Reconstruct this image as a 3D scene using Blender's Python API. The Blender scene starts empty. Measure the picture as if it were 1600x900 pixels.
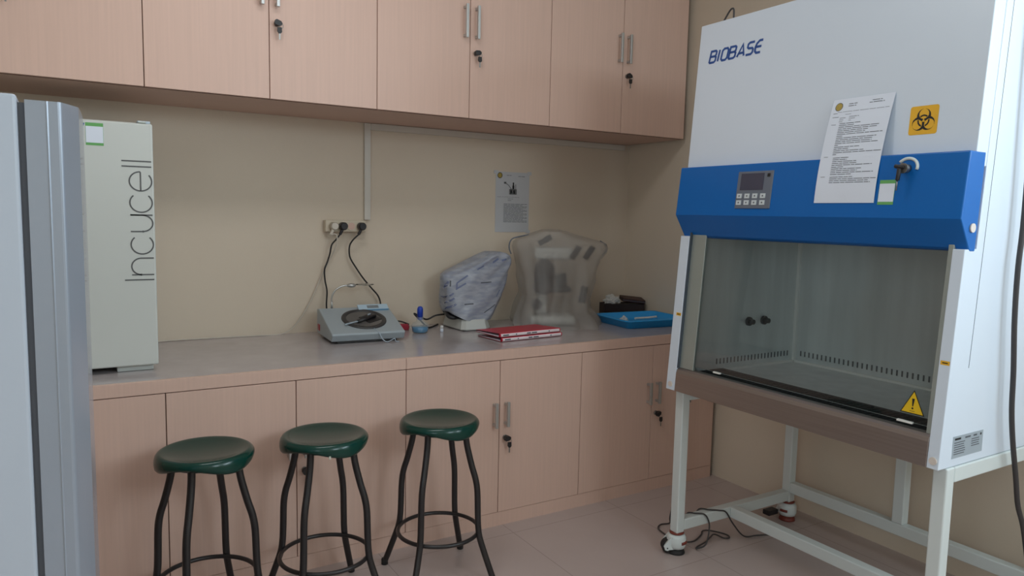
import bpy, bmesh, math, random
from mathutils import Vector, Matrix, noise
random.seed(7)
SC = bpy.context.scene
COL = SC.collection
PI = math.pi

# ------------------------------------------------------------------ camera
cam_d = bpy.data.cameras.new('camera')
cam = bpy.data.objects.new('camera', cam_d); COL.objects.link(cam)
CX, CY, CZ, YAW, PITCH, ROLL, FPX = -2.9927, -3.5704, 1.4148, -0.5462, -0.0994, 0.0211, 1141.5
_f = Vector((-math.sin(YAW)*math.cos(PITCH), math.cos(YAW)*math.cos(PITCH), math.sin(PITCH)))
_r0 = Vector((math.cos(YAW), math.sin(YAW), 0)); _u0 = _r0.cross(_f)
_r = _r0*math.cos(ROLL) + _u0*math.sin(ROLL); _u = -_r0*math.sin(ROLL) + _u0*math.cos(ROLL)
cam.matrix_world = Matrix(((_r.x, _u.x, -_f.x, CX), (_r.y, _u.y, -_f.y, CY), (_r.z, _u.z, -_f.z, CZ), (0, 0, 0, 1)))
cam_d.sensor_width = 36.0; cam_d.lens = FPX/1600*36; cam_d.clip_start = 0.05
SC.camera = cam

# ------------------------------------------------------------------ light and exposure
SC.view_settings.view_transform = 'Standard'
try: SC.view_settings.look = 'None'
except Exception: pass
SC.view_settings.exposure = -0.06
SC.view_settings.gamma = 1.0
SC.view_settings.use_curve_mapping = False
world = bpy.data.worlds.new('daylight'); SC.world = world; world.use_nodes = True
_bg = world.node_tree.nodes['Background']; _bg.inputs[0].default_value = (0.72, 0.86, 1.0, 1); _bg.inputs[1].default_value = 0.4

def area(name, loc, rot, sx, sy, power, col):
    d = bpy.data.lights.new(name, 'AREA'); d.shape = 'RECTANGLE'; d.size = sx; d.size_y = sy
    d.energy = power; d.color = col
    o = bpy.data.objects.new(name, d); COL.objects.link(o); o.location = loc; o.rotation_euler = rot
    return o
DAY = (0.74, 0.895, 1.0)
# daylight entering the high window in the right wall, in the plane of its opening (points to -x)
area('daylight_side_window', (0.0, -3.95, 2.10), (0, PI/2, 0), 0.65, 1.70, 45, DAY)
area('daylight_side_window', (0.0, -3.95, 1.35), (0, PI/2, 0), 0.65, 1.70, 6, DAY)
# daylight entering the high window behind the camera (points to +y)
area('daylight_rear_window', (-1.15, -5.55, 2.50), (PI/2, 0, 0), 1.15, 0.70, 28, DAY)
# unseen window added in the left wall to light the cabinet front (points to +x)
area('daylight_left_window', (-4.35, -4.30, 1.80), (0, -PI/2, 0), 1.2, 1.3, 21, DAY)
# unseen ceiling panel added for light from above (its fitting is built below)
ADDED_PANELS = [(-2.30, -1.62)]
for _p in ADDED_PANELS: area('ceiling_panel_lamp', (_p[0], _p[1], 2.92), (0, 0, 0), 1.16, 0.40, 8.5, (0.96, 0.98, 1.0))

# ------------------------------------------------------------------ materials
def lin(r, g, b):
    f = lambda c: (c/255/12.92) if c/255 <= 0.04045 else ((c/255+0.055)/1.055)**2.4
    return (f(r), f(g), f(b), 1)
def mat(name, col, rough=0.5, metal=0.0, spec=0.5, coat=0.0, bump=0.0, bscale=60, var=0.0, vscale=3.0, stretch=(1, 1, 1)):
    m = bpy.data.materials.new(name); m.use_nodes = True
    nt = m.node_tree; b = nt.nodes['Principled BSDF']
    b.inputs['Base Color'].default_value = col; b.inputs['Roughness'].default_value = rough
    b.inputs['Metallic'].default_value = metal; b.inputs['Specular IOR Level'].default_value = spec
    b.inputs['Coat Weight'].default_value = coat; b.inputs['Coat Roughness'].default_value = 0.08
    if bump or var:
        tc = nt.nodes.new('ShaderNodeTexCoord'); mp = nt.nodes.new('ShaderNodeMapping')
        mp.inputs['Scale'].default_value = stretch
        nt.links.new(tc.outputs['Object'], mp.inputs[0])
    if var:
        n = nt.nodes.new('ShaderNodeTexNoise'); n.inputs['Scale'].default_value = vscale; n.inputs['Detail'].default_value = 5
        nt.links.new(mp.outputs[0], n.inputs['Vector'])
        r = nt.nodes.new('ShaderNodeMapRange'); r.inputs[1].default_value = 0.3; r.inputs[2].default_value = 0.7
        r.inputs[3].default_value = 1-var; r.inputs[4].default_value = 1+var
        nt.links.new(n.outputs['Fac'], r.inputs[0])
        mx = nt.nodes.new('ShaderNodeVectorMath'); mx.operation = 'SCALE'
        mx.inputs[0].default_value = col[:3]
        nt.links.new(r.outputs[0], mx.inputs['Scale']); nt.links.new(mx.outputs[0], b.inputs['Base Color'])
    if bump:
        n2 = nt.nodes.new('ShaderNodeTexNoise'); n2.inputs['Scale'].default_value = bscale; n2.inputs['Detail'].default_value = 3
        nt.links.new(mp.outputs[0], n2.inputs['Vector'])
        bp = nt.nodes.new('ShaderNodeBump'); bp.inputs['Strength'].default_value = bump; bp.inputs['Distance'].default_value = 0.004
        nt.links.new(n2.outputs['Fac'], bp.inputs['Height']); nt.links.new(bp.outputs[0], b.inputs['Normal'])
    return m

M = {}
M['wall'] = mat('beige_wall_paint', lin(218, 202, 182), 0.75, bump=0.15, bscale=220, var=0.02, vscale=1.2)
M['ceiling'] = mat('white_ceiling', lin(232, 230, 224), 0.85, var=0.02)
M['wood'] = mat('maple_laminate', lin(219, 184, 167), 0.42, spec=0.4, var=0.028, vscale=5.0, stretch=(22, 22, 0.6))
M['carcass'] = mat('brown_carcass_edge', lin(104, 70, 56), 0.6, var=0.05)
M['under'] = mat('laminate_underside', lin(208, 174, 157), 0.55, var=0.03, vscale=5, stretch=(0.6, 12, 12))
M['steel_handle'] = mat('satin_nickel', lin(190, 190, 188), 0.35, metal=0.75, var=0.02)
M['black_plastic'] = mat('black_plastic', lin(34, 32, 34), 0.45, var=0.05)
M['key_metal'] = mat('key_metal', lin(150, 148, 145), 0.35, metal=0.9, var=0.02)
M['white_metal'] = mat('white_powder_coat', lin(219, 228, 239), 0.32, spec=0.5, coat=0.15, var=0.01)
M['stand_white'] = mat('offwhite_painted_steel', lin(214, 220, 218), 0.4, var=0.015)
M['blue_metal'] = mat('blue_painted_steel', lin(0, 100, 178), 0.36, spec=0.35, coat=0.1, var=0.015)
M['seam'] = mat('dark_seam', lin(70, 78, 86), 0.7, var=0.02)
M['steel'] = mat('brushed_stainless', lin(160, 148, 142), 0.38, metal=0.85, bump=0.05, bscale=200, var=0.06, vscale=8, stretch=(1, 0.3, 20))
M['chamber'] = mat('dull_stainless_chamber', lin(224, 229, 227), 0.36, metal=0.28, var=0.08, vscale=4, stretch=(4, 4, 0.4))
M['chamber_edge'] = mat('polished_coved_steel', lin(244, 244, 238), 0.3, metal=0.2, var=0.02)  # paler than the chamber steel: corner highlights put into the colour
M['jamb'] = mat('aluminium_track', lin(170, 176, 170), 0.4, metal=0.5, var=0.03)
M['grille'] = mat('black_slotted_grille', lin(30, 32, 38), 0.5, var=0.06)
M['mark'] = mat('faded_blue_print', lin(112, 120, 150), 0.5, var=0.04)
M['slot'] = mat('slot_shadow_steel', lin(104, 106, 106), 0.6, var=0.04)
M['black'] = mat('black_print', lin(24, 24, 26), 0.6, var=0.03)
M['ink'] = mat('grey_print', lin(92, 94, 100), 0.7, var=0.03)
M['bluelogo'] = mat('blue_logo_print', lin(40, 80, 148), 0.5, var=0.02)
M['greytext'] = mat('charcoal_print', lin(92, 92, 92), 0.6, var=0.02)
M['paper'] = mat('white_paper', lin(226, 231, 242), 0.8, var=0.015, vscale=6)
M['paper_old'] = mat('plastic_sleeved_paper', lin(196, 196, 198), 0.4, var=0.03, vscale=6)
M['gold'] = mat('gold_emblem', lin(176, 150, 70), 0.6, var=0.1, vscale=120)
M['yellow'] = mat('yellow_sticker', lin(236, 178, 40), 0.5, var=0.02)
M['warn'] = mat('warning_yellow', lin(232, 190, 30), 0.5, var=0.02)
M['green'] = mat('green_sticker', lin(104, 170, 96), 0.6, var=0.03)
M['panelgrey'] = mat('grey_keypad', lin(106, 112, 124), 0.45, var=0.03)
M['screen'] = mat('dark_display', lin(62, 66, 84), 0.15, var=0.03)
M['button'] = mat('pale_buttons', lin(206, 212, 214), 0.5, var=0.03)
M['plate'] = mat('silver_nameplate', lin(176, 188, 198), 0.4, metal=0.3, var=0.03)
M['cap'] = mat('beige_plug_cap', lin(220, 208, 198), 0.5, var=0.02)
M['red_plastic'] = mat('red_brown_plastic', lin(122, 52, 40), 0.5, var=0.06)
M['tyre'] = mat('black_rubber', lin(36, 34, 34), 0.7, var=0.05)
M['cord'] = mat('dark_grey_cord', lin(62, 58, 58), 0.55, var=0.04)
M['cord_black'] = mat('black_cord', lin(40, 37, 36), 0.5, var=0.04)
M['cord_white'] = mat('white_cord', lin(206, 196, 182), 0.5, var=0.03)
M['incu'] = mat('cream_enamel', lin(206, 208, 202), 0.4, spec=0.4, var=0.012)
M['fridge_white'] = mat('white_fridge_enamel', lin(184, 190, 200), 0.38, var=0.012)
M['fridge_silver'] = mat('silver_fridge_door', lin(156, 163, 174), 0.26, metal=0.25, coat=0.3, var=0.01)
M['gasket'] = mat('grey_gasket', lin(96, 98, 104), 0.7, var=0.03)
M['seat'] = mat('dark_green_plastic', lin(8, 56, 47), 0.20, spec=0.42, coat=0.0, var=0.05, vscale=14)
M['black_metal'] = mat('black_enamel_tube', lin(38, 34, 34), 0.34, spec=0.5, var=0.04)
M['chip'] = mat('bare_chipped_edge', lin(196, 196, 180), 0.7, var=0.05)
M['socket'] = mat('cream_socket', lin(206, 192, 170), 0.45, var=0.02)
M['trunking'] = mat('offwhite_trunking', lin(212, 205, 194), 0.5, var=0.02)
M['cc_grey'] = mat('blue_grey_casing', lin(164, 173, 178), 0.42, var=0.015)
M['ring'] = mat('dark_ring', lin(58, 56, 56), 0.4, var=0.04)
M['disc'] = mat('dim_glass_plate', lin(96, 92, 90), 0.25, var=0.05)
M['lightblue'] = mat('pale_blue_label', lin(186, 208, 222), 0.4, var=0.02)
M['sky_label'] = mat('blue_label_edge', lin(110, 156, 190), 0.4, var=0.02)
M['lcd'] = mat('grey_lcd', lin(130, 136, 138), 0.3, var=0.02)
M['blue_cap'] = mat('blue_cap_plastic', lin(30, 66, 176), 0.4, var=0.04)
M['blue_liquid'] = mat('blue_spirit', lin(20, 124, 172), 0.15, var=0.04)
M['tray'] = mat('sky_blue_plastic', lin(46, 164, 232), 0.32, var=0.03)
M['folder'] = mat('red_plastic_folder', lin(198, 44, 66), 0.35, var=0.05)
M['label_white'] = mat('white_spine_label', lin(240, 226, 228), 0.5, var=0.03)
M['tissue'] = mat('white_tissue', lin(222, 220, 216), 0.9, bump=0.4, bscale=90, var=0.03)
M['darkbox'] = mat('black_brown_box', lin(42, 30, 30), 0.5, var=0.08)
M['wallet'] = mat('dark_brown_leather', lin(66, 42, 38), 0.55, bump=0.3, bscale=120, var=0.1)
M['scope_grey'] = mat('pale_grey_casting', lin(196, 196, 190), 0.4, var=0.02)
M['scope_body'] = mat('dark_microscope_body', lin(26, 26, 27), 0.5, var=0.05)
M['red_pvc'] = mat('red_translucent_case', lin(170, 50, 66), 0.35, var=0.08)

M['lamp_diffuser'] = mat('lit_diffuser', lin(240, 238, 232), 0.6)  # glowing face of the added ceiling panel
_n = M['lamp_diffuser'].node_tree.nodes['Principled BSDF']; _n.inputs['Emission Color'].default_value = (0.93, 0.97, 1, 1); _n.inputs['Emission Strength'].default_value = 2.0

# floor: large glossy tiles with thin joints
def floor_mat():
    m = bpy.data.materials.new('greige_porcelain_tiles'); m.use_nodes = True
    nt = m.node_tree; b = nt.nodes['Principled BSDF']
    tc = nt.nodes.new('ShaderNodeTexCoord'); mp = nt.nodes.new('ShaderNodeMapping')
    mp.inputs['Location'].default_value = (1.332, 0.896, 0)
    nt.links.new(tc.outputs['Object'], mp.inputs[0])
    br = nt.nodes.new('ShaderNodeTexBrick'); br.offset = 0; br.squash = 1
    br.inputs['Scale'].default_value = 1; br.inputs['Brick Width'].default_value = 0.6; br.inputs['Row Height'].default_value = 0.6
    br.inputs['Mortar Size'].default_value = 0.0018; br.inputs['Mortar Smooth'].default_value = 0.2
    br.inputs['Color1'].default_value = lin(186, 169, 163); br.inputs['Color2'].default_value = lin(184, 167, 161)
    br.inputs['Mortar'].default_value = lin(158, 143, 137)
    nt.links.new(mp.outputs[0], br.inputs['Vector'])
    n = nt.nodes.new('ShaderNodeTexNoise'); n.inputs['Scale'].default_value = 5; n.inputs['Detail'].default_value = 6
    nt.links.new(tc.outputs['Object'], n.inputs['Vector'])
    r = nt.nodes.new('ShaderNodeMapRange'); r.inputs[3].default_value = 0.95; r.inputs[4].default_value = 1.05
    nt.links.new(n.outputs['Fac'], r.inputs[0])
    mx = nt.nodes.new('ShaderNodeVectorMath'); mx.operation = 'SCALE'
    nt.links.new(br.outputs['Color'], mx.inputs[0]); nt.links.new(r.outputs[0], mx.inputs['Scale'])
    nt.links.new(mx.outputs[0], b.inputs['Base Color'])
    b.inputs['Roughness'].default_value = 0.24; b.inputs['Specular IOR Level'].default_value = 0.4
    return m
M['floor'] = floor_mat()

# worktop: polished grey granite tile
def top_mat():
    m = mat('polished_grey_worktop', lin(184, 174, 173), 0.16, spec=0.55, var=0.06, vscale=9)
    return m
M['worktop'] = top_mat()

def glass_mat(name, tint, gloss=0.08, ior=1.45, rough=0.02):
    m = bpy.data.materials.new(name); m.use_nodes = True
    nt = m.node_tree; nt.nodes.clear()
    out = nt.nodes.new('ShaderNodeOutputMaterial')
    tr = nt.nodes.new('ShaderNodeBsdfTransparent'); tr.inputs[0].default_value = tint
    gl = nt.nodes.new('ShaderNodeBsdfGlossy'); gl.inputs['Roughness'].default_value = rough
    fr = nt.nodes.new('ShaderNodeFresnel'); fr.inputs[0].default_value = ior
    mx = nt.nodes.new('ShaderNodeMixShader')
    nt.links.new(fr.outputs[0], mx.inputs[0]); nt.links.new(tr.outputs[0], mx.inputs[1]); nt.links.new(gl.outputs[0], mx.inputs[2])
    nt.links.new(mx.outputs[0], out.inputs[0])
    return m
M['sash'] = glass_mat('tinted_sash_glass', (0.92, 0.93, 0.93, 1), ior=1.34)
M['window_glass'] = glass_mat('window_glass', (0.95, 0.97, 0.97, 1))
M['clear_glass'] = glass_mat('clear_flask_glass', (0.93, 0.95, 0.95, 1), ior=1.3)

def cover_mat(name, col, through, rough, print_pattern=False):
    m = bpy.data.materials.new(name); m.use_nodes = True
    nt = m.node_tree; b = nt.nodes['Principled BSDF']; out = nt.nodes['Material Output']
    b.inputs['Base Color'].default_value = col; b.inputs['Roughness'].default_value = 0.38
    tc = nt.nodes.new('ShaderNodeTexCoord')
    if print_pattern:
        mp = nt.nodes.new('ShaderNodeMapping'); mp.inputs['Rotation'].default_value = (0, 0.42, 0); mp.inputs['Scale'].default_value = (14, 14, 46)
        nt.links.new(tc.outputs['Object'], mp.inputs[0])
        v = nt.nodes.new('ShaderNodeTexNoise'); v.inputs['Scale'].default_value = 1.3; v.inputs['Detail'].default_value = 2.5
        nt.links.new(mp.outputs[0], v.inputs['Vector'])
        rp = nt.nodes.new('ShaderNodeValToRGB')
        rp.color_ramp.elements[0].position = 0.36; rp.color_ramp.elements[0].color = lin(146, 151, 166)
        rp.color_ramp.elements[1].position = 0.52; rp.color_ramp.elements[1].color = col
        e = rp.color_ramp.elements.new(0.62); e.color = lin(168, 171, 180)
        nt.links.new(v.outputs['Fac'], rp.inputs[0]); nt.links.new(rp.outputs[0], b.inputs['Base Color'])
    n = nt.nodes.new('ShaderNodeTexNoise'); n.inputs['Scale'].default_value = 18; n.inputs['Detail'].default_value = 4
    nt.links.new(tc.outputs['Object'], n.inputs['Vector'])
    bp = nt.nodes.new('ShaderNodeBump'); bp.inputs['Strength'].default_value = 0.2; bp.inputs['Distance'].default_value = 0.008
    nt.links.new(n.outputs['Fac'], bp.inputs['Height']); nt.links.new(bp.outputs[0], b.inputs['Normal'])
    if through > 0:
        m2 = nt.nodes.new('ShaderNodeBsdfTransparent'); m2.inputs[0].default_value = (0.96, 0.96, 0.95, 1)
        tl = nt.nodes.new('ShaderNodeBsdfTranslucent'); tl.inputs[0].default_value = col
        m3 = nt.nodes.new('ShaderNodeMixShader'); m3.inputs[0].default_value = 0.3
        nt.links.new(b.outputs[0], m3.inputs[1]); nt.links.new(tl.outputs[0], m3.inputs[2])
        mx = nt.nodes.new('ShaderNodeMixShader'); mx.inputs[0].default_value = through
        nt.links.new(m3.outputs[0], mx.inputs[1]); nt.links.new(m2.outputs[0], mx.inputs[2])
        nt.links.new(mx.outputs[0], out.inputs[0])
    return m
def frosted(name, col, k):
    m = bpy.data.materials.new(name); m.use_nodes = True
    nt = m.node_tree; b = nt.nodes['Principled BSDF']; out = nt.nodes['Material Output']
    b.inputs['Base Color'].default_value = col; b.inputs['Roughness'].default_value = 0.12
    n = nt.nodes.new('ShaderNodeTexNoise'); n.inputs['Scale'].default_value = 40
    bp = nt.nodes.new('ShaderNodeBump'); bp.inputs['Strength'].default_value = 0.02
    nt.links.new(n.outputs['Fac'], bp.inputs['Height']); nt.links.new(bp.outputs[0], b.inputs['Normal'])
    tp = nt.nodes.new('ShaderNodeBsdfTransparent'); mx = nt.nodes.new('ShaderNodeMixShader'); mx.inputs[0].default_value = k
    nt.links.new(b.outputs[0], mx.inputs[1]); nt.links.new(tp.outputs[0], mx.inputs[2]); nt.links.new(mx.outputs[0], out.inputs[0])
    return m
M['flask_glass'] = frosted('thin_flask_glass', lin(205, 212, 212), 0.78)
M['cover_print'] = cover_mat('printed_silver_plastic', lin(158, 162, 172), 0, 0, True)
M['cover_grey'] = cover_mat('cloudy_translucent_plastic', lin(212, 207, 202), 0.66, 0.30)

# ------------------------------------------------------------------ mesh helpers
class MB:
    def __init__(self): self.v = []; self.f = []; self.m = []; self.slots = []; self.s = []
    def slot(self, key):
        if key not in self.slots: self.slots.append(key)
        return self.slots.index(key)
    def add(self, vs, fs, key, smooth=False):
        o = len(self.v); k = self.slot(key)
        self.v += [Vector(p) for p in vs]
        for f in fs: self.f.append([i+o for i in f]); self.m.append(k); self.s.append(smooth)
        return self
    def box(self, a, b, key, T=None):
        x0, x1 = sorted((a[0], b[0])); y0, y1 = sorted((a[1], b[1])); z0, z1 = sorted((a[2], b[2]))
        vs = [Vector(p) for p in ((x0,y0,z0),(x1,y0,z0),(x1,y1,z0),(x0,y1,z0),(x0,y0,z1),(x1,y0,z1),(x1,y1,z1),(x0,y1,z1))]
        if T is not None: vs = [T @ p for p in vs]
        return self.add(vs, [(0,3,2,1),(4,5,6,7),(0,1,5,4),(1,2,6,5),(2,3,7,6),(3,0,4,7)], key)
    def prism(self, poly, axis, lo, hi, key, smooth=False):
        # poly: 2-D points in the other two axes (in xyz order)
        n = len(poly); vs = []
        for t in (lo, hi):
            for p in poly:
                vs.append((t, p[0], p[1]) if axis == 'x' else (p[0], t, p[1]) if axis == 'y' else (p[0], p[1], t))
        fs = [tuple(range(n)), tuple(range(2*n-1, n-1, -1))]
        o = len(self.f)
        self.add(vs, fs, key)
        self.add(vs, [(i, i+n, (i+1) % n+n, (i+1) % n) for i in range(n)], key, smooth)
        return self
    def cyl(self, p, q, r, key, n=20, r2=None, smooth=True, caps=True):
        p, q = Vector(p), Vector(q); d = (q-p).normalized()
        a = d.orthogonal().normalized(); b = d.cross(a); r2 = r if r2 is None else r2
        vs = [p+(a*math.cos(2*PI*i/n)+b*math.sin(2*PI*i/n))*r for i in range(n)] + [q+(a*math.cos(2*PI*i/n)+b*math.sin(2*PI*i/n))*r2 for i in range(n)]
        self.add(vs, [(i, (i+1) % n, (i+1) % n+n, i+n) for i in range(n)], key, smooth)
        if caps: self.add(vs, [tuple(range(n-1, -1, -1)), tuple(range(n, 2*n))], key)
        return self
    def tube(self, pts, r, key, n=10, smooth_pts=True, closed=False, sub=6):
        P = [Vector(p) for p in pts]
        if smooth_pts and len(P) > 2:
            Q = []; L = len(P)
            rng = range(L if closed else L-1)
            for i in rng:
                if closed: p0, p1, p2, p3 = P[(i-1) % L], P[i], P[(i+1) % L], P[(i+2) % L]
                else: p0, p1, p2, p3 = P[max(i-1, 0)], P[i], P[i+1], P[min(i+2, L-1)]
                for k in range(sub):
                    t = k/sub
                    Q.append(0.5*((2*p1)+(p2-p0)*t+(2*p0-5*p1+4*p2-p3)*t*t+(3*p1-p0-3*p2+p3)*t**3))
            if not closed: Q.append(P[-1])
            P = Q
        L = len(P); vs = []
        prev = None
        for i in range(L):
            if closed: d = P[(i+1) % L]-P[(i-1) % L]
            else: d = P[min(i+1, L-1)]-P[max(i-1, 0)]
            if d.length < 1e-9: d = Vector((0, 0, 1))
            d.normalize()
            if prev is None: a = d.orthogonal().normalized()
            else:
                a = prev - d*prev.dot(d)
                a = a.normalized() if a.length > 1e-6 else d.orthogonal().normalized()
            prev = a; b = d.cross(a)
            rr = r[i] if isinstance(r, (list, tuple)) else r
            vs += [P[i]+(a*math.cos(2*PI*j/n)+b*math.sin(2*PI*j/n))*rr for j in range(n)]
        fs = []
        for i in range(L if closed else L-1):
            for j in range(n):
                i2 = (i+1) % L
                fs.append((i*n+j, i*n+(j+1) % n, i2*n+(j+1) % n, i2*n+j))
        self.add(vs, fs, key, True)
        if not closed: self.add(vs, [tuple(range(n-1, -1, -1)), tuple(range((L-1)*n, L*n))], key)
        return self
    def lathe(self, prof, key, c=(0, 0, 0), n=40, mod=None, caps=True):
        vs = []; c = Vector(c)
        for k, (r, z) in enumerate(prof):
            for i in range(n):
                a = 2*PI*i/n; zz = z + (mod(k, a) if mod else 0)
                vs.append(c+Vector((r*math.cos(a), r*math.sin(a), zz)))
        fs = []
        for k in range(len(prof)-1):
            for i in range(n): fs.append((k*n+i, k*n+(i+1) % n, (k+1)*n+(i+1) % n, (k+1)*n+i))
        self.add(vs, fs, key, True)
        if caps: self.add(vs, [tuple(range(n-1, -1, -1)), tuple(range((len(prof)-1)*n, len(prof)*n))], key, True)
        return self
    def torus(self, c, R, r, key, axis='z', n=40, m=10):
        pts = []
        for i in range(n):
            a = 2*PI*i/n; p = (R*math.cos(a), R*math.sin(a), 0)
            if axis == 'x': p = (0, p[0], p[1])
            if axis == 'y': p = (p[0], 0, p[1])
            pts.append(Vector(c)+Vector(p))
        return self.tube(pts, r, key, m, False, True)
    def build(self, name, parent=None, bevel=0, segs=2, sub=0, autosmooth=False):
        org = ORIGIN.get(parent.name, Vector()) if parent else Vector()
        me = bpy.data.meshes.new(name)
        me.from_pydata([tuple(p-org) for p in self.v], [], self.f)
        for k in self.slots: me.materials.append(M[k])
        me.polygons.foreach_set('material_index', self.m)
        me.polygons.foreach_set('use_smooth', self.s)
        bm = bmesh.new(); bm.from_mesh(me)
        bmesh.ops.remove_doubles(bm, verts=bm.verts, dist=1e-6)
        bmesh.ops.recalc_face_normals(bm, faces=bm.faces)
        bm.to_mesh(me); bm.free(); me.update()
        o = bpy.data.objects.new(name, me); COL.objects.link(o)
        if parent: o.parent = parent
        ORIGIN[o.name] = org
        if bevel:
            b = o.modifiers.new('bevel', 'BEVEL'); b.width = bevel; b.segments = segs; b.limit_method = 'ANGLE'; b.angle_limit = math.radians(40)
        if sub:
            s = o.modifiers.new('sub', 'SUBSURF'); s.levels = sub; s.render_levels = sub
        return o
ORIGIN = {}
def thing(name, label, cat, loc=(0, 0, 0), group=None, local=False):
    o = bpy.data.objects.new(name, None); COL.objects.link(o); o.location = loc; o.empty_display_size = 0.1
    o['label'] = label; o['category'] = cat
    if group: o['group'] = group
    ORIGIN[o.name] = Vector() if local else Vector(loc)
    return o
def tag(o, label, cat, group=None):
    o['label'] = label; o['category'] = cat
    if group: o['group'] = group
    return o
def struct(o): o['kind'] = 'structure'; return o
def recentre(o):
    # origin of a one-mesh thing at the middle of its underside
    me = o.data; xs = [v.co for v in me.vertices]
    c = Vector(((min(p.x for p in xs)+max(p.x for p in xs))/2, (min(p.y for p in xs)+max(p.y for p in xs))/2, min(p.z for p in xs)))
    for v in me.vertices: v.co -= c
    o.location = c; ORIGIN[o.name] = c
    return o
def copy_tree(o, parent=None):
    c = o.copy(); COL.objects.link(c)
    if parent: c.parent = parent
    for ch in list(o.children): copy_tree(ch, c)
    return c

# flat lettering made of strokes: polylines in (u, v) mapped to the surface
def arc(cx, cy, rx, ry, a0, a1, n=18):
    return [(cx+rx*math.cos(math.radians(a0+(a1-a0)*i/n)), cy+ry*math.sin(math.radians(a0+(a1-a0)*i/n))) for i in range(n+1)]
def ribbon(mb, line, w, fn, key, closed=False):
    P = [Vector((p[0], p[1], 0)) for p in line]
    if closed and (P[0]-P[-1]).length < 1e-7: P = P[:-1]
    L = len(P); a = []; b = []
    for i in range(L):
        d0 = P[i]-P[i-1] if (i > 0 or closed) else P[1]-P[0]
        d1 = P[(i+1) % L]-P[i] if (i < L-1 or closed) else P[-1]-P[-2]
        d0.normalize(); d1.normalize()
        n0 = Vector((-d0.y, d0.x, 0)); n1 = Vector((-d1.y, d1.x, 0)); n = n0+n1
        if n.length < 1e-6: n = n0.copy()
        n.normalize(); k = min(1.8, 1/max(0.3, n.dot(n0)))
        a.append(P[i]+n*w/2*k); b.append(P[i]-n*w/2*k)
    vs = [fn(p.x, p.y) for p in a]+[fn(p.x, p.y) for p in b]
    rng = range(L if closed else L-1)
    mb.add(vs, [(i, (i+1) % L, (i+1) % L+L, i+L) for i in rng], key)
def rect(mb, u0, v0, u1, v1, fn, key): mb.add([fn(u0, v0), fn(u1, v0), fn(u1, v1), fn(u0, v1)], [(0, 1, 2, 3)], key)
def disc2(mb, cu, cv, r, fn, key, n=24, r0=0.0):
    if r0 <= 0: mb.add([fn(cu+r*math.cos(2*PI*i/n), cv+r*math.sin(2*PI*i/n)) for i in range(n)], [tuple(range(n))], key)
    else:
        vs = [fn(cu+q*math.cos(2*PI*i/n), cv+q*math.sin(2*PI*i/n)) for q in (r0, r) for i in range(n)]
        mb.add(vs, [(i, (i+1) % n, (i+1) % n+n, i+n) for i in range(n)], key)
def raster(mb, inside, n, size, cu, cv, fn, key):
    # a printed symbol as runs of tiny cells
    h = size/n
    for j in range(n):
        run = None
        for i in range(n+1):
            on = i < n and inside((i+0.5)/n*2-1, (j+0.5)/n*2-1)
            if on and run is None: run = i
            if not on and run is not None:
                rect(mb, cu-size/2+run*h, cv-size/2+j*h, cu-size/2+i*h, cv-size/2+(j+1)*h, fn, key); run = None

# ------------------------------------------------------------------ the room
YB, XR, XL, YF, ZC = 0.022, 0.03, -4.4, -5.6, 2.98
struct(MB().box((XL-0.1, YF-0.1, -0.1), (XR+0.1, YB+0.1, 0), 'floor').build('floor'))
struct(MB().box((XL-0.1, YF-0.1, ZC), (XR+0.1, YB+0.1, ZC+0.1), 'ceiling').build('ceiling'))
struct(MB().box((XL-0.1, YB, 0), (XR+0.1, YB+0.1, ZC), 'wall').build('wall_back'))
def wall_open(name, axis, c0, c1, a0, a1, holes):
    mb = MB()
    def bx(u0, u1, z0, z1):
        if u1-u0 < 1e-4 or z1-z0 < 1e-4: return
        if axis == 'x': mb.box((c0, u0, z0), (c1, u1, z1), 'wall')
        else: mb.box((u0, c0, z0), (u1, c1, z1), 'wall')
    u = a0
    for (h0, h1, z0, z1) in holes:
        bx(u, h0, 0, ZC); bx(h0, h1, 0, z0); bx(h0, h1, z1, ZC); u = h1
    bx(u, a1, 0, ZC)
    return struct(mb.build(name))
W1 = (-4.85, -3.05, 1.05, 2.52)
W2 = [(-1.78, -0.52, 2.08, 2.88)]
W3 = (-4.95, -3.65, 1.10, 2.50)
wall_open('wall_right', 'x', XR, XR+0.1, YF-0.1, YB, [W1])
wall_open('wall_left', 'x', XL-0.1, XL, YF-0.1, YB, [W3])
wall_open('wall_front', 'y', YF-0.1, YF, XL, XR, W2)
def window(name, axis, c, u0, u1, z0, z1):
    mb = MB(); t = 0.05
    def bx(mb, a, b, z, zz, d, key):
        if axis == 'x': mb.box((c-d, a, z), (c+d, b, zz), key)
        else: mb.box((a, c-d, z), (b, c+d, zz), key)
    bx(mb, u0, u0+t, z0, z1, 0.035, 'stand_white'); bx(mb, u1-t, u1, z0, z1, 0.035, 'stand_white')
    bx(mb, u0, u1, z0, z0+t, 0.035, 'stand_white'); bx(mb, u0, u1, z1-t, z1, 0.035, 'stand_white')
    m = (u0+u1)/2; bx(mb, m-t/2, m+t/2, z0, z1, 0.03, 'stand_white')
    o = struct(mb.build(name, bevel=0.004))
    g = MB(); bx(g, u0+t, u1-t, z0+t, z1-t, 0.003, 'window_glass')
    struct(g.build('pane', o))
window('window_1', 'x', XR+0.05, *W1)
window('window_3', 'x', XL-0.05, *W3)  # unseen, added with its lamp for light from the left
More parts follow.
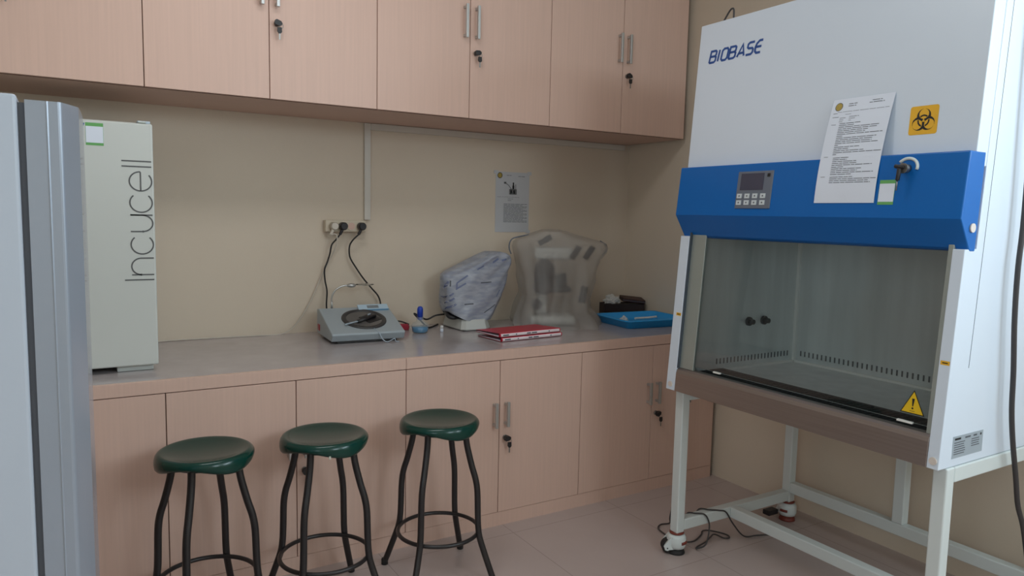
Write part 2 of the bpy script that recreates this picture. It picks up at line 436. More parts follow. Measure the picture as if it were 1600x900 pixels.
for _p in ADDED_PANELS:
    _t = thing('ceiling_light', 'white recessed panel light in the ceiling of the room', 'ceiling light', (_p[0], _p[1], ZC))
    _b = MB(); _b.box((_p[0]-0.62, _p[1]-0.24, ZC-0.05), (_p[0]+0.62, _p[1]+0.24, ZC-0.002), 'stand_white'); _b.build('housing', _t, bevel=0.004)
    MB().box((_p[0]-0.58, _p[1]-0.20, ZC-0.056), (_p[0]+0.58, _p[1]+0.20, ZC-0.05), 'lamp_diffuser').build('diffuser', _t)
for i, w in enumerate(W2): window('window_%d' % (i+2), 'y', YF-0.05, *w)

# ------------------------------------------------------------------ cabinets
H, TT, PL, D, DU, ZU, ZT = 0.8148, 0.0468, 0.0643, 0.80, 0.4804, 1.8613, 2.80
DW = 0.4555
def pull(mb, x, y, z0, z1):
    mb.box((x-0.0065, y-0.034, z0), (x+0.0065, y-0.022, z1), 'steel_handle')
    for z in (z0+0.006, z1-0.018): mb.box((x-0.006, y-0.024, z), (x+0.006, y, z+0.012), 'steel_handle')
def lock_mesh(x, y, z):
    mb = MB(); mb.cyl((x, y, z), (x, y-0.008, z), 0.0115, 'key_metal', 18)
    mb.cyl((x, y-0.008, z), (x, y-0.016, z), 0.006, 'black_plastic', 12)
    return mb
def key_mesh(x, y, z, tilt):
    mb = MB(); c, s = math.cos(tilt), math.sin(tilt)
    def pt(u, w): return (x+u*c-w*s, z+u*s+w*c)
    a = [pt(-0.014, -0.006), pt(-0.010, -0.011), pt(0.010, -0.010), pt(0.016, -0.003), pt(0.016, 0.004), pt(0.008, 0.010), pt(-0.010, 0.010), pt(-0.014, 0.005)]
    mb.prism(a, 'y', y-0.030, y-0.016, 'black_plastic')
    ring = [(x+0.012+0.007*math.cos(t*PI/5), y-0.028, z-0.012+0.010*math.sin(t*PI/5)) for t in range(10)]
    mb.tube(ring, 0.0012, 'key_metal', 6, False, True)
    hx, hz = x+0.008+0.01*math.sin(tilt), z-0.020
    b = [(hx-0.008, hz+0.002), (hx+0.008, hz+0.002), (hx+0.009, hz-0.016), (hx+0.004, hz-0.022), (hx-0.004, hz-0.022), (hx-0.009, hz-0.014)]
    mb.prism(b, 'y', y-0.031, y-0.025, 'black_plastic')
    mb.box((hx-0.0028, y-0.029, hz-0.046), (hx+0.0028, y-0.0265, hz-0.022), 'key_metal')
    return mb
G = 0.0016
def cabinet(name, label, cat, x0, y0, z0, z1, dz0, dz1, depth, hz, lz, group, xkey=0.0, side_key=None, tilt=0.3, x_end=None):
    x1 = x_end if x_end is not None else x0+2*DW
    xm = (x0+x1)/2
    r = thing(name, label, cat, ((x0+x1)/2, y0+depth/2, z0), group)
    b = MB(); w = 0.018
    b.box((x0, y0+0.020, z0+w), (x0+w, y0+depth, z1), 'wood'); b.box((x1-w, y0+0.020, z0+w), (x1, y0+depth, z1), 'wood')
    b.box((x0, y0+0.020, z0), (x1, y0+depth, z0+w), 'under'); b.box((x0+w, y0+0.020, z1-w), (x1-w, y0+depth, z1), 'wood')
    b.box((x0+w, y0+depth-0.006, z0+w), (x1-w, y0+depth, z1-w), 'wood')
    b.box((x0+w, y0+0.022, (z0+z1)/2), (x1-w, y0+depth-0.01, (z0+z1)/2+w), 'wood')
    b.box((x0, y0+0.0195, dz0), (x1, y0+0.0215, dz1), 'carcass')
    b.build('body', r)
    for k, (a, c) in enumerate(((x0, xm), (xm, x1))):
        d = MB().box((a+G, y0, dz0+G), (c-G, y0+0.018, dz1-G), 'wood').build('door', r, bevel=0.0008, segs=1)
        hx = c-0.030 if k == 0 else a+0.030
        hm = MB(); pull(hm, hx, y0, *hz); hm.build('handle', d, bevel=0.0015)
        if k == 1:
            lx = a+0.030+xkey
            lock_mesh(lx, y0, lz).build('lock', d)
            key_mesh(lx, y0, lz, tilt).build('key', d)
    return r
UPX = [-3.644, -2.733, -1.8226, -0.9165]
UL = ['wall cupboard above the refrigerator, leftmost of the four maple wall cupboards',
      'maple wall cupboard above the incubator, its handles cut off by the picture top',
      'maple wall cupboard right above the paper sheet, its whole handles in view',
      'maple wall cupboard in the corner next to the tall white safety cabinet']
for i, x in enumerate(UPX):
    xe = UPX[i+1] if i < 3 else 0.0
    cabinet('wall_cabinet', UL[i], 'cupboard', x, -DU, ZU, ZT, ZU, ZT, DU+0.0205, (2.221, 2.371), 2.160, 'maple wall cupboards', tilt=(0.3, -0.35, 0.05, -0.5)[i], x_end=xe)
BAX = [-3.628, -2.7206, -1.8129, -0.9075]
BL = ['maple base cupboard under the left end of the worktop, behind the refrigerator',
      'maple base cupboard behind the two left stools',
      'maple base cupboard behind the right stool, keys hanging in its lock',
      'maple base cupboard in the corner, half hidden by the safety cabinet stand']
for i, x in enumerate(BAX):
    xe = BAX[i+1] if i < 3 else 0.0
    r = cabinet('base_cabinet', BL[i], 'cupboard', x, -D, PL, H-TT-0.0005, PL, H-TT, D+0.0205, (0.467, 0.581), 0.413, 'maple base cupboards', tilt=(0.2, 0.4, 0.1, 0.6)[i], x_end=xe)
    p = MB().box((x, -D+0.002, 0.0), (xe, -D+0.02, PL), 'wood')
    p.box((x, -D+0.0195, 0.0), (xe, -0.08, PL), 'carcass')
    p.build('plinth', r)
wt = thing('worktop', 'polished grey worktop with maple front edge running along the back wall', 'worktop', (-1.85, -0.4, H-TT))
MB().box((-3.628, -D+0.018, H-0.030), (0.0, 0.0205, H), 'worktop').box((-3.628, -D+0.018, H-TT), (0.0, -D+0.05, H-0.030), 'carcass').build('slab', wt, bevel=0.002)
MB().box((-3.628, -D-0.001, H-TT+0.0015), (-1.8140, -D+0.018, H+0.0005), 'wood').build('front_edge', wt, bevel=0.001)
MB().box((-1.8120, -D-0.001, H-TT+0.0015), (0.0, -D+0.018, H+0.0005), 'wood').build('front_edge', wt, bevel=0.001)

# ------------------------------------------------------------------ biosafety cabinet on its stand
FB = (-0.8843, 0.7107); SL = 0.0752
def xf(z): return FB[0]+SL*(z-FB[1])
YR_, YL_ = -2.472, -1.353
ZB, ZTOP, XBK = 0.7107, 2.190, -0.085
bsc = thing('biosafety_cabinet', 'tall white laboratory safety cabinet with blue band and glass front, on a white stand', 'safety cabinet', (-0.48, -1.91, ZB))
def side_panel(y0, y1):
    mb = MB()
    mb.prism([(xf(ZB), ZB), (xf(1.345), 1.345), (xf(1.345)+0.062, 1.346), (xf(ZTOP)+0.062, ZTOP), (XBK, ZTOP), (XBK, ZB)], 'y', y0, y1, 'white_metal')
    return mb
side_panel(YR_, -2.438).build('side_panel', bsc, bevel=0.002)
side_panel(-1.402, YL_).build('side_panel', bsc, bevel=0.002)
# upper front cover (white), full width, thin joint behind it
MB().prism([(xf(1.58), 1.58), (xf(ZTOP), ZTOP), (xf(ZTOP)+0.060, ZTOP), (xf(1.58)+0.060, 1.58)], 'y', YR_, YL_, 'white_metal').build('front_cover', bsc, bevel=0.003)
MB().box((XBK+0.001, YR_+0.03, 1.50), (xf(ZTOP)+0.065, YL_-0.03, ZTOP-0.002), 'white_metal').build('plenum', bsc)
# vertical joint line on the right side
MB().prism([(xf(ZTOP)+0.098, ZTOP-0.01), (xf(1.0)+0.098, 1.0), (xf(1.0)+0.0995, 1.0), (xf(ZTOP)+0.0995, ZTOP-0.01)], 'y', YR_-0.0006, YR_+0.001, 'seam').build('side_joint', bsc)
# blue band
MB().prism([(-0.8501, 1.6205), (-0.8716, 1.4303), (-0.8150, 1.3400), (-0.8085, 1.3383), (-0.785, 1.3383), (-0.767, 1.6205)], 'y', YR_-0.001, YL_+0.001, 'blue_metal').build('control_fascia', bsc, bevel=0.004, segs=3)
fascia_caps = MB()
fascia_caps.cyl((-0.812, YR_-0.001, 1.406), (-0.812, YR_-0.006, 1.406), 0.013, 'cap', 20)
fascia_caps.build('plug_cap', bsc)
# front sill of stainless steel
MB().prism([(-0.8850, 0.7107), (-0.8795, 0.786), (-0.8755, 0.799), (-0.866, 0.8055), (-0.835, 0.8055), (-0.835, 0.7107)], 'y', -2.4375, -1.4025, 'steel').build('front_sill', bsc, bevel=0.002)
# working chamber
ch = MB()
ch.box((-0.21, -2.44, 0.72), (-0.19, -1.40, 1.52), 'chamber')
ch.build('chamber_back', bsc)
lw = MB(); lw.prism([(xf(0.78)+0.03, 0.75), (xf(1.5)+0.03, 1.50), (-0.20, 1.50), (-0.20, 0.75)], 'y', -1.452, -1.4025, 'chamber'); lw.build('chamber_side', bsc)
rw = MB(); rw.prism([(xf(0.78)+0.03, 0.75), (xf(1.5)+0.03, 1.50), (-0.20, 1.50), (-0.20, 0.75)], 'y', -2.4375, -2.425, 'chamber'); rw.build('chamber_side', bsc)
MB().box((-0.660, -2.425, 0.770), (-0.21, -1.452, 0.785), 'chamber').build('work_tray', bsc, bevel=0.003)
MB().box((-0.78, -2.425, 1.49), (-0.21, -1.452, 1.51), 'chamber').build('chamber_ceiling', bsc)
g = MB(); g.box((-0.835, -2.436, 0.775), (-0.660, -1.404, 0.794), 'grille')  # grille deepened to hold the dark band behind the sill
for i in range(46): g.box((-0.825, -2.425+i*0.0218, 0.794), (-0.680, -2.412+i*0.0218, 0.7955), 'black')
g.build('air_grille', bsc)
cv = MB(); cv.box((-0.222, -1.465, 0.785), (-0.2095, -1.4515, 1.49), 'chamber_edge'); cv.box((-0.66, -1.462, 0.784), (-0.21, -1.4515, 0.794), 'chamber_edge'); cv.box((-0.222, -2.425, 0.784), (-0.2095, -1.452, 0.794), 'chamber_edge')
cv.build('coved_edge', bsc)  # light strips standing for the bright lines in the chamber corners
sl = MB()
for i in range(44): y = -1.49-i*0.0212; sl.box((-0.2105, y-0.003, 0.815), (-0.209+(-0.003), y+0.003, 0.838), 'slot')
sl.build('rear_slots', bsc)
sl = MB()
for i in range(22): x = -0.70+i*0.0212; sl.box((x-0.003, -1.4535, 0.815), (x+0.003, -1.450, 0.838), 'slot')
sl.build('side_slots', bsc)
for (x, z) in ((-0.520, 0.985), (-0.425, 0.985)):
    o = MB().cyl((x, -1.452, z), (x, -1.462, z), 0.019, 'grille', 20).cyl((x, -1.462, z), (x, -1.482, z), 0.011, 'black_plastic', 16); o.build('gas_tap', bsc)
# glass sash with its tracks
def slab(mb, y0, y1, z0, z1, off0, off1, key):
    mb.prism([(xf(z0)+off0, z0), (xf(z1)+off0, z1), (xf(z1)+off1, z1), (xf(z0)+off1, z0)], 'y', y0, y1, key); return mb
slab(MB(), -1.480, -1.4025, 0.806, 1.36, 0.014, 0.028, 'jamb').build('sash_track', bsc, bevel=0.002)
slab(MB(), -2.4375, -2.4205, 0.806, 1.36, 0.010, 0.028, 'jamb').build('sash_track', bsc, bevel=0.002)
slab(MB(), -1.4075, -1.4030, 0.806, 1.36, 0.002, 0.0142, 'seam').build('track_gap', bsc)
sash = slab(MB(), -2.4205, -1.480, 0.824, 1.37, 0.016, 0.022, 'sash').build('sash_glass', bsc)
for y0, y1 in ((-1.625, -1.590), (-2.378, -2.330)):
    slab(MB(), y0, y1, 0.821, 0.827, 0.008, 0.018, 'chamber_edge').build('sash_handle', sash, bevel=0.001)
# stickers, lettering and controls on the slope
def onslope(off):
    return lambda u, v: (xf(v)-off, u, v)
for y, z in ((-1.378, 0.735), (-2.456, 0.735)):
    MB().cyl((xf(z), y, z), (xf(z)-0.004, y, z), 0.0115, 'cap', 20).build('plug_cap', bsc)
for y, z in ((-1.385, 1.025), (-2.456, 1.020)):
    mb = MB(); rect(mb, y+0.013, z-0.006, y-0.013, z+0.006, onslope(0.0006), 'yellow'); rect(mb, y+0.008, z-0.0015, y-0.008, z+0.0015, onslope(0.001), 'black')
    mb.build('level_sticker', bsc)
# hazard triangle on the glass
mb = MB(); f = onslope(-0.0150)
mb.add([f(-2.334, 0.850), f(-2.408, 0.850), f(-2.371, 0.922)], [(0, 1, 2)], 'black')
f2 = onslope(-0.0145)
mb.add([f2(-2.3385, 0.8530), f2(-2.4035, 0.8530), f2(-2.371, 0.9165)], [(0, 1, 2)], 'warn')
f3 = onslope(-0.0140)
mb.add([f3(-2.367, 0.896), f3(-2.375, 0.896), f3(-2.3725, 0.873), f3(-2.3695, 0.873)], [(0, 1, 2, 3)], 'black')
disc2(mb, -2.371, 0.867, 0.003, f3, 'black', 12); rect(mb, -2.363, 0.8580, -2.379, 0.8592, f3, 'black')
mb.build('warning_triangle', sash)
# maker's lettering: slanted block capitals
def cap_strokes(ch):
    if ch == 'B': return [([(0, 0), (0, 1), (0.55, 1), (0.68, 0.9), (0.68, 0.64), (0.56, 0.53), (0, 0.53)], 0), ([(0.56, 0.53), (0.72, 0.42), (0.72, 0.12), (0.58, 0), (0, 0)], 0)], 1.0
    if ch == 'I': return [([(0.04, 0), (0.04, 1)], 0)], 0.40
    if ch == 'O': return [([(0.18, 0), (0.56, 0), (0.72, 0.16), (0.72, 0.84), (0.56, 1), (0.18, 1), (0.02, 0.84), (0.02, 0.16)], 1)], 0.94
    if ch == 'A': return [([(0, 0), (0.42, 1), (0.78, 0)], 0), ([(0.12, 0.28), (0.68, 0.28)], 0)], 0.98
    if ch == 'S': return [([(0.74, 1), (0.22, 1), (0.06, 0.88), (0.06, 0.64), (0.2, 0.53), (0.6, 0.50), (0.72, 0.38), (0.72, 0.14), (0.58, 0), (0.02, 0)], 0)], 0.94
    if ch == 'E': return [([(0.70, 1), (0.34, 1), (0.10, 0.78), (0.02, 0.5), (0.06, 0.16), (0.24, 0), (0.68, 0)], 0), ([(0.04, 0.50), (0.66, 0.50)], 0)], 0.80
lg = MB(); cur = 0.0; word = 'BIOBASE'
tot = sum(cap_strokes(c)[1] for c in word)-0.10
HC = 0.0435; WC = 0.262/(tot*HC+0.2*HC)
for c in word:
    st, adv = cap_strokes(c)
    for line, cl in st:
        pts = [(-1.4145-((cur+p[0])*HC+0.20*HC*p[1])*WC, 2.0335+p[1]*HC) for p in line]
        ribbon(lg, pts, 0.0088, onslope(0.0008), 'bluelogo', bool(cl))
    cur += adv
lg.build('brand_lettering', bsc)
# biohazard sign
bz = MB(); f = onslope(0.0007)
cu, cv_, hs, rr = -2.3105, 1.7215, 0.0425, 0.007
pl = []
for (sx, sy, a0) in ((1, 1, 0), (-1, 1, 90), (-1, -1, 180), (1, -1, 270)):
    pl += arc(cu+sx*(hs-rr), cv_+sy*(hs-rr), rr, rr, a0, a0+90, 5)
bz.add([f(*p) for p in pl], [tuple(range(len(pl)))], 'yellow')
def biohaz(x, y):
    x, y = x*30, y*30+1.5
    r = math.hypot(x, y); on = False
    for k in range(3):
        a = math.radians(90+120*k); c, s = math.cos(a), math.sin(a)
        d1 = math.hypot(x-11*c, y-11*s); d2 = math.hypot(x-15*c, y-15*s)
        if d1 < 15 and d2 > 10.8: on = True
        if 10.8 >= d2 and abs(-x*s+y*c) < 2 and r > 24: return False
    for k in range(3):
        a = math.radians(90+120*k); c, s = math.cos(a), math.sin(a)
        d2 = math.hypot(x-15*c, y-15*s)
        if d2 < 10.8: on = False
        if abs(-x*s+y*c) < 1.2 and (x*c+y*s) > 3 and r < 8: on = False
    if r < 2.6: on = False
    if 10 < r < 13.2:
        for k in range(3):
            a = math.radians(90+120*k); c, s = math.cos(a), math.sin(a)
            if math.hypot(x-15*c, y-15*s) < 9.6: on = True
    return on
raster(bz, biohaz, 96, 0.082, cu, cv_, onslope(0.0013), 'black')
bz.build('biohazard_sign', bsc)
# keypad: fascia front runs from (-0.8501,1.6205) to (-0.8716,1.4303)
def onfas(off): return lambda u, v: (-0.8501-0.0215*(1.6205-v)/0.1902-off, u, v)
def fslab(mb, y0, y1, z0, z1, off0, off1, key):
    a, b = onfas(off0), onfas(off1)
    mb.add([a(y0, z0), a(y1, z0), a(y1, z1), a(y0, z1), b(y0, z0), b(y1, z0), b(y1, z1), b(y0, z1)], [(0,1,2,3),(4,5,6,7),(0,1,5,4),(1,2,6,5),(2,3,7,6),(3,0,4,7)], key); return mb
kp = fslab(MB(), -1.660, -1.818, 1.457, 1.592, -0.002, 0.004, 'panelgrey').build('control_panel', bsc, bevel=0.002)
fslab(MB(), -1.676, -1.780, 1.524, 1.584, 0.003, 0.0052, 'screen').build('display', kp)
fslab(MB(), -1.794, -1.806, 1.570, 1.582, 0.003, 0.0052, 'black').build('sensor', kp)
for r_ in range(2):
    for c_ in range(4):
        y = -1.667-c_*0.0355; z = 1.494-r_*0.024
        b = fslab(MB(), y, y-0.022, z, z+0.017, 0.003, 0.006, 'button')
        fslab(b, y-0.008, y-0.014, z+0.006, z+0.011, 0.005, 0.0064, 'ink'); b.build('button', kp)
# key switch
def fp(y, z, off): return Vector(onfas(off)(y, z))
ks = MB(); y, z = -2.300, 1.577
ks.cyl(fp(y, z, -0.002), fp(y, z, 0.020), 0.0125, 'key_metal', 22).cyl(fp(y, z, 0.020), fp(y, z, 0.026), 0.015, 'key_metal', 22)
ring = [fp(y-0.030*math.cos(t), z+0.004+0.026*math.sin(t), 0.001) for t in [PI*(-0.10+0.9*i/14) for i in range(15)]]
ks.tube(ring, 0.0048, 'stand_white', 8, False)
ks_o = ks.build('key_switch', bsc)
k2 = MB()
k2.tube([fp(y+0.018, z+0.006, 0.034), fp(y+0.002, z+0.003, 0.036), fp(y-0.008, z+0.004, 0.034)], 0.006, 'black_plastic', 8)
k2.tube([fp(y+0.005, z+0.004, 0.034), fp(y+0.004, z-0.022, 0.036), fp(y+0.006, z-0.036, 0.034)], [0.006]*13, 'black_plastic', 8)
k2.tube([fp(y+0.006, z-0.034, 0.034), fp(y+0.008, z-0.066, 0.030)], 0.0022, 'key_metal', 6, False)
k2.build('key', ks_o)
# green sticker (plain centre)
qs = MB(); f = onfas(0.0008); f1 = onfas(0.0012)
rect(qs, -2.2195, 1.470, -2.2700, 1.545, f, 'green'); rect(qs, -2.2205, 1.479, -2.2690, 1.534, f1, 'paper')
qs.build('green_sticker', bsc)
# name plate on the right side
npl = MB(); f = lambda u, v: (u, YR_-0.0008, v); f1 = lambda u, v: (u, YR_-0.0014, v)
npl.box((-0.817, YR_-0.0008, 0.735), (-0.650, YR_+0.0005, 0.801), 'plate')
rect(npl, -0.808, 0.789, -0.775, 0.795, f1, 'black'); rect(npl, -0.752, 0.789, -0.722, 0.794, f1, 'ink'); rect(npl, -0.706, 0.789, -0.686, 0.794, f1, 'ink'); disc2(npl, -0.664, 0.791, 0.004, f1, 'black', 10)
for i in range(6):
    z = 0.780-i*0.0068; rect(npl, -0.810, z, -0.752+0.004*math.sin(i*5), z+0.0026, f1, 'ink')
    if i < 4: rect(npl, -0.716, z, -0.672+0.006*math.sin(i*3), z+0.0026, f1, 'ink')
npl.build('name_plate', bsc)
MB().cyl((-0.745, YR_, 2.158), (-0.745, YR_-0.004, 2.158), 0.008, 'key_metal', 14).build('screw', bsc)
# thin cable loop standing up behind the top edge
MB().tube([(-0.70, -1.385, 2.189), (-0.70, -1.402, 2.212), (-0.70, -1.428, 2.243), (-0.70, -1.442, 2.252), (-0.70, -1.452, 2.243), (-0.70, -1.452, 2.189)], 0.0035, 'cord', 8).build('signal_cable', bsc)

# stand
st = thing('cabinet_stand', 'white square-tube wheeled stand carrying the safety cabinet', 'stand', (-0.47, -1.92, 0))
LX0, LX1, RX0, RX1 = -0.842, -0.800, -0.128, -0.086
LYa, LYb, RYa, RYb = -1.412, -1.368, -2.477, -2.435
zl = 0.092
for (xa, xb, ya, yb) in ((LX0, LX1, LYa, LYb), (LX0, LX1, RYa, RYb), (RX0, RX1, LYa, LYb), (RX0, RX1, RYa, RYb)):
    MB().box((xa, ya, zl), (xb, yb, 0.7095), 'stand_white').build('leg', st, bevel=0.005, segs=3)
for (ya, yb) in ((LYa, LYb), (RYa, RYb)):
    MB().box((LX1, ya, 0.662), (RX0, yb, 0.7090), 'stand_white').build('top_rail', st, bevel=0.004)
    MB().box((LX1, ya, 0.101), (RX0, yb, 0.148), 'stand_white').build('side_rail', st, bevel=0.004)
for (xa, xb) in ((RX0, RX1),):
    MB().box((xa, RYb, 0.662), (xb, LYa, 0.7090), 'stand_white').build('top_rail', st, bevel=0.004)
MB().box((RX0, RYb, 0.140), (RX1, LYa, 0.190), 'stand_white').build('rear_rail', st, bevel=0.004)
MB().box((-0.525, RYb, 0.101), (-0.480, LYa, 0.148), 'stand_white').build('cross_bar', st, bevel=0.004)
MB().box((RX0, -1.955, 0.190), (RX1, -1.908, 0.662), 'stand_white').build('rear_post', st, bevel=0.004)
MB().cyl((-0.80, -1.39, 0.655), (-0.785, -1.40, 0.655), 0.006, 'key_metal', 10).build('bolt', st)
def caster(cx, cy, ang, pad='tyre'):
    T = Matrix.Translation((cx, cy, 0)) @ Matrix.Rotation(ang, 4, 'Z')
    h = MB()
    prof = [(0.020, 0.086), (0.034, 0.082), (0.040, 0.070), (0.041, 0.040), (0.036, 0.026), (0.026, 0.022)]
    h.lathe(prof, 'stand_white', (0.0, 0, 0), 28)
    h.prism([(-0.052, 0.020), (-0.058, 0.036), (-0.050, 0.050), (-0.030, 0.075), (-0.01, 0.078), (-0.01, 0.024)], 'y', -0.030, -0.021, 'stand_white')
    h.prism([(-0.052, 0.020), (-0.058, 0.036), (-0.050, 0.050), (-0.030, 0.075), (-0.01, 0.078), (-0.01, 0.024)], 'y', 0.021, 0.030, 'stand_white')
    h.cyl((-0.044, -0.034, 0.031), (-0.044, 0.034, 0.031), 0.011, 'stand_white', 16).cyl((-0.044, -0.0348, 0.031), (-0.044, 0.0348, 0.031), 0.003, 'black', 8)
    h.v = [T @ p for p in h.v]
    ho = h.build('caster', st)
    w = MB()
    w.cyl((-0.034, -0.019, 0.030), (-0.034, 0.019, 0.030), 0.030, 'tyre', 28)
    w.v = [T @ p for p in w.v]; w.build('wheel', ho, bevel=0.004)
    p = MB().lathe([(0.018, 0.024), (0.032, 0.017), (0.037, 0.006), (0.037, 0.001)], pad, (0, 0, 0), 24).cyl((0, 0, 0.004), (0, 0, 0.03), 0.014, 'tyre', 14)
    p.v = [T @ q for q in p.v]; p.build('foot_pad', ho)
    t = MB().lathe([(0.026, 0.084), (0.031, 0.088), (0.030, 0.0925)], 'red_plastic', (0, 0, 0), 26)
    pts = [(0.0395*math.cos(a), 0.0395*math.sin(a), 0.052) for a in [math.radians(-70+i*8) for i in range(7)]]
    t.tube(pts, 0.0068, 'red_plastic', 8, False)
    t.v = [T @ q for q in t.v]; t.build('adjuster_ring', ho)
caster(-0.822, -1.390, math.radians(-31))
caster(-0.108, -1.392, math.radians(-120), 'red_plastic')
caster(-0.822, -2.456, math.radians(10))
caster(-0.108, -2.456, math.radians(20))
MB().box((-0.215, -1.375, 0.028), (-0.150, -1.335, 0.052), 'black_plastic', None).build('brake_pedal', st, bevel=0.004)

# sheet taped across the front of the cabinet
def text_sheet(name, fn, u0, u1, v0, v1, key, ink, lines, top):
    # u0 = left edge, u1 = right edge seen from the front; rows of small illegible print
    mb = MB(); f0 = fn(0.0); f = fn(0.0005); w = u1-u0; h = v1-v0
    nv = 14; vv = [v0+h*j/nv for j in range(nv+1)]
    for fo in (f0, fn(-0.0006)):
        mb.add([fo(u, v) for v in vv for u in (u0, u1)], [(2*j, 2*j+1, 2*j+3, 2*j+2) for j in range(nv)], key)
    for u in (u0, u1):
        mb.add([fo(u, v) for fo in (f0, fn(-0.0006)) for v in vv], [(j, j+1, j+1+nv+1, j+nv+1) for j in range(nv)], key)
    for v in (v0, v1):
        mb.add([f0(u0, v), f0(u1, v), fn(-0.0006)(u1, v), fn(-0.0006)(u0, v)], [(0, 1, 2, 3)], key)
    rnd = random.Random(3)
    def line(a, b, y, t=0.006, k=ink):
        # broken into word-like dashes
        x = a
        while x < b-0.01:
            l = min(rnd.uniform(0.05, 0.16), b-x)
            rect(mb, u0+w*x, v0+h*(y-t/2), u0+w*(x+l), v0+h*(y+t/2), f, k); x += l+0.012
    lines(line, mb, f, u0, u1, v0, v1)
    return mb
def front_off(base):
    # the sheet lies on the slope above and on the band below
    def fn(off):
        def g(u, v):
            t = (v-1.476)/0.34
            x = -0.8664+(xf(1.816)+0.8664)*t-0.0125*4*t*(1-t)*(1.0-0.25*t)
            return (x-base-off, u, v)
        return g
    return fn
def lines_front(line, mb, f, u0, u1, v0, v1):
    w, h = u1-u0, v1-v0
    disc2(mb, u0+w*0.12, v0+h*0.925, 0.013, f, 'gold', 24); 
    disc2(mb, u0+w*0.12, v0+h*0.925, 0.0138, f, 'ink', 24, 0.0115)
    line(0.28, 0.42, 0.945); line(0.28, 0.41, 0.925); line(0.66, 0.82, 0.955); line(0.62, 0.86, 0.935)
    line(0.12, 0.96, 0.872, 0.003); line(0.26, 0.36, 0.845, 0.003)
    line(0.05, 0.12, 0.862, 0.004); line(0.05, 0.17, 0.825, 0.004)
    for i, (a, b) in enumerate(((0.18, 0.28), (0.18, 0.25), (0.18, 0.24))): line(a, b, 0.812-i*0.018, 0.004); line(0.34, 0.50-0.06*i, 0.82-i*0.018, 0.004)
    line(0.06, 0.14, 0.752, 0.004)
    ys = 0.758
    for i, b in enumerate((0.55, 0.45, 0.86, 0.84, 0.70, 0.66, 0.94, 0.30, 0.86, 0.80, 0.80, 0.90, 0.26, 0.62, 0.46, 0.70, 0.98, 0.26)):
        line(0.20, b, ys, 0.0055); ys -= 0.0175
    ys -= 0.015; line(0.06, 0.13, ys+0.012, 0.004)
    for i, b in enumerate((0.48, 0.46, 0.62, 0.64, 0.88, 0.42, 0.72, 0.66, 0.92, 0.58)):
        line(0.22, b, ys, 0.0055); ys -= 0.0175
    ys -= 0.008; line(0.06, 0.14, ys+0.004, 0.004)
    for i, b in enumerate((0.60, 0.98, 0.86, 0.90)): line(0.22, b, ys, 0.0055); ys -= 0.0175
sh = text_sheet('paper_notice', front_off(0.0022), -2.000, -2.212, 1.476, 1.816, 'paper', 'ink', lines_front, 0)
# slight tilt of the sheet: the foot hangs a little to the left
for p in sh.v: p.y += (1.65-p.z)*0.02
tag(sh.build('paper_notice'), 'white typed instruction sheet taped on the front of the safety cabinet', 'paper', None)

# power cord beside the cabinet
pc = MB().tube([(-0.60, -2.487, 2.20), (-0.592, -2.500, 1.9), (-0.581, -2.500, 1.46), (-0.589, -2.500, 1.29), (-0.582, -2.500, 1.136), (-0.565, -2.502, 0.98), (-0.554, -2.502, 0.859), (-0.532, -2.503, 0.756), (-0.490, -2.503, 0.63), (-0.461, -2.503, 0.538), (-0.407, -2.503, 0.443), (-0.34, -2.505, 0.25), (-0.30, -2.51, 0.05), (-0.26, -2.54, 0.008), (-0.15, -2.62, 0.008)], 0.0075, 'cord', 10)
tag(recentre(pc.build('power_cord')), 'thick dark cord hanging down the right side of the safety cabinet', 'cord')
# thin cable lying around the front caster and over the stand rail
fc = [(-0.655, -1.20, 0.655), (-0.650, -1.20, 0.40), (-0.652, -1.19, 0.15), (-0.655, -1.175, 0.04), (-0.649, -1.168, 0.008), (-0.690, -1.158, 0.006), (-0.722, -1.172, 0.006), (-0.741, -1.201, 0.006), (-0.752, -1.262, 0.006), (-0.745, -1.315, 0.006), (-0.722, -1.351, 0.006), (-0.681, -1.359, 0.006), (-0.613, -1.330, 0.006), (-0.571, -1.302, 0.006), (-0.537, -1.321, 0.006), (-0.508, -1.379, 0.006), (-0.519, -1.410, 0.006), (-0.548, -1.407, 0.008), (-0.560, -1.360, 0.010), (-0.600, -1.372, 0.008), (-0.650, -1.392, 0.006), (-0.712, -1.408, 0.007), (-0.735, -1.425, 0.01), (-0.690, -1.432, 0.02), (-0.664, -1.424, 0.074), (-0.664, -1.419, 0.115), (-0.690, -1.416, 0.150), (-0.722, -1.395, 0.153), (-0.740, -1.370, 0.150), (-0.730, -1.352, 0.120), (-0.690, -1.350, 0.110), (-0.668, -1.364, 0.150), (-0.640, -1.395, 0.153), (-0.602, -1.416, 0.150), (-0.560, -1.420, 0.135), (-0.517, -1.425, 0.075), (-0.460, -1.440, 0.012), (-0.390, -1.455, 0.006), (-0.320, -1.490, 0.006), (-0.25, -1.60, 0.006)]
tag(recentre(MB().tube(fc, 0.0034, 'cord', 8).build('floor_cable')), 'thin grey cable looped on the floor around the front caster', 'cable')

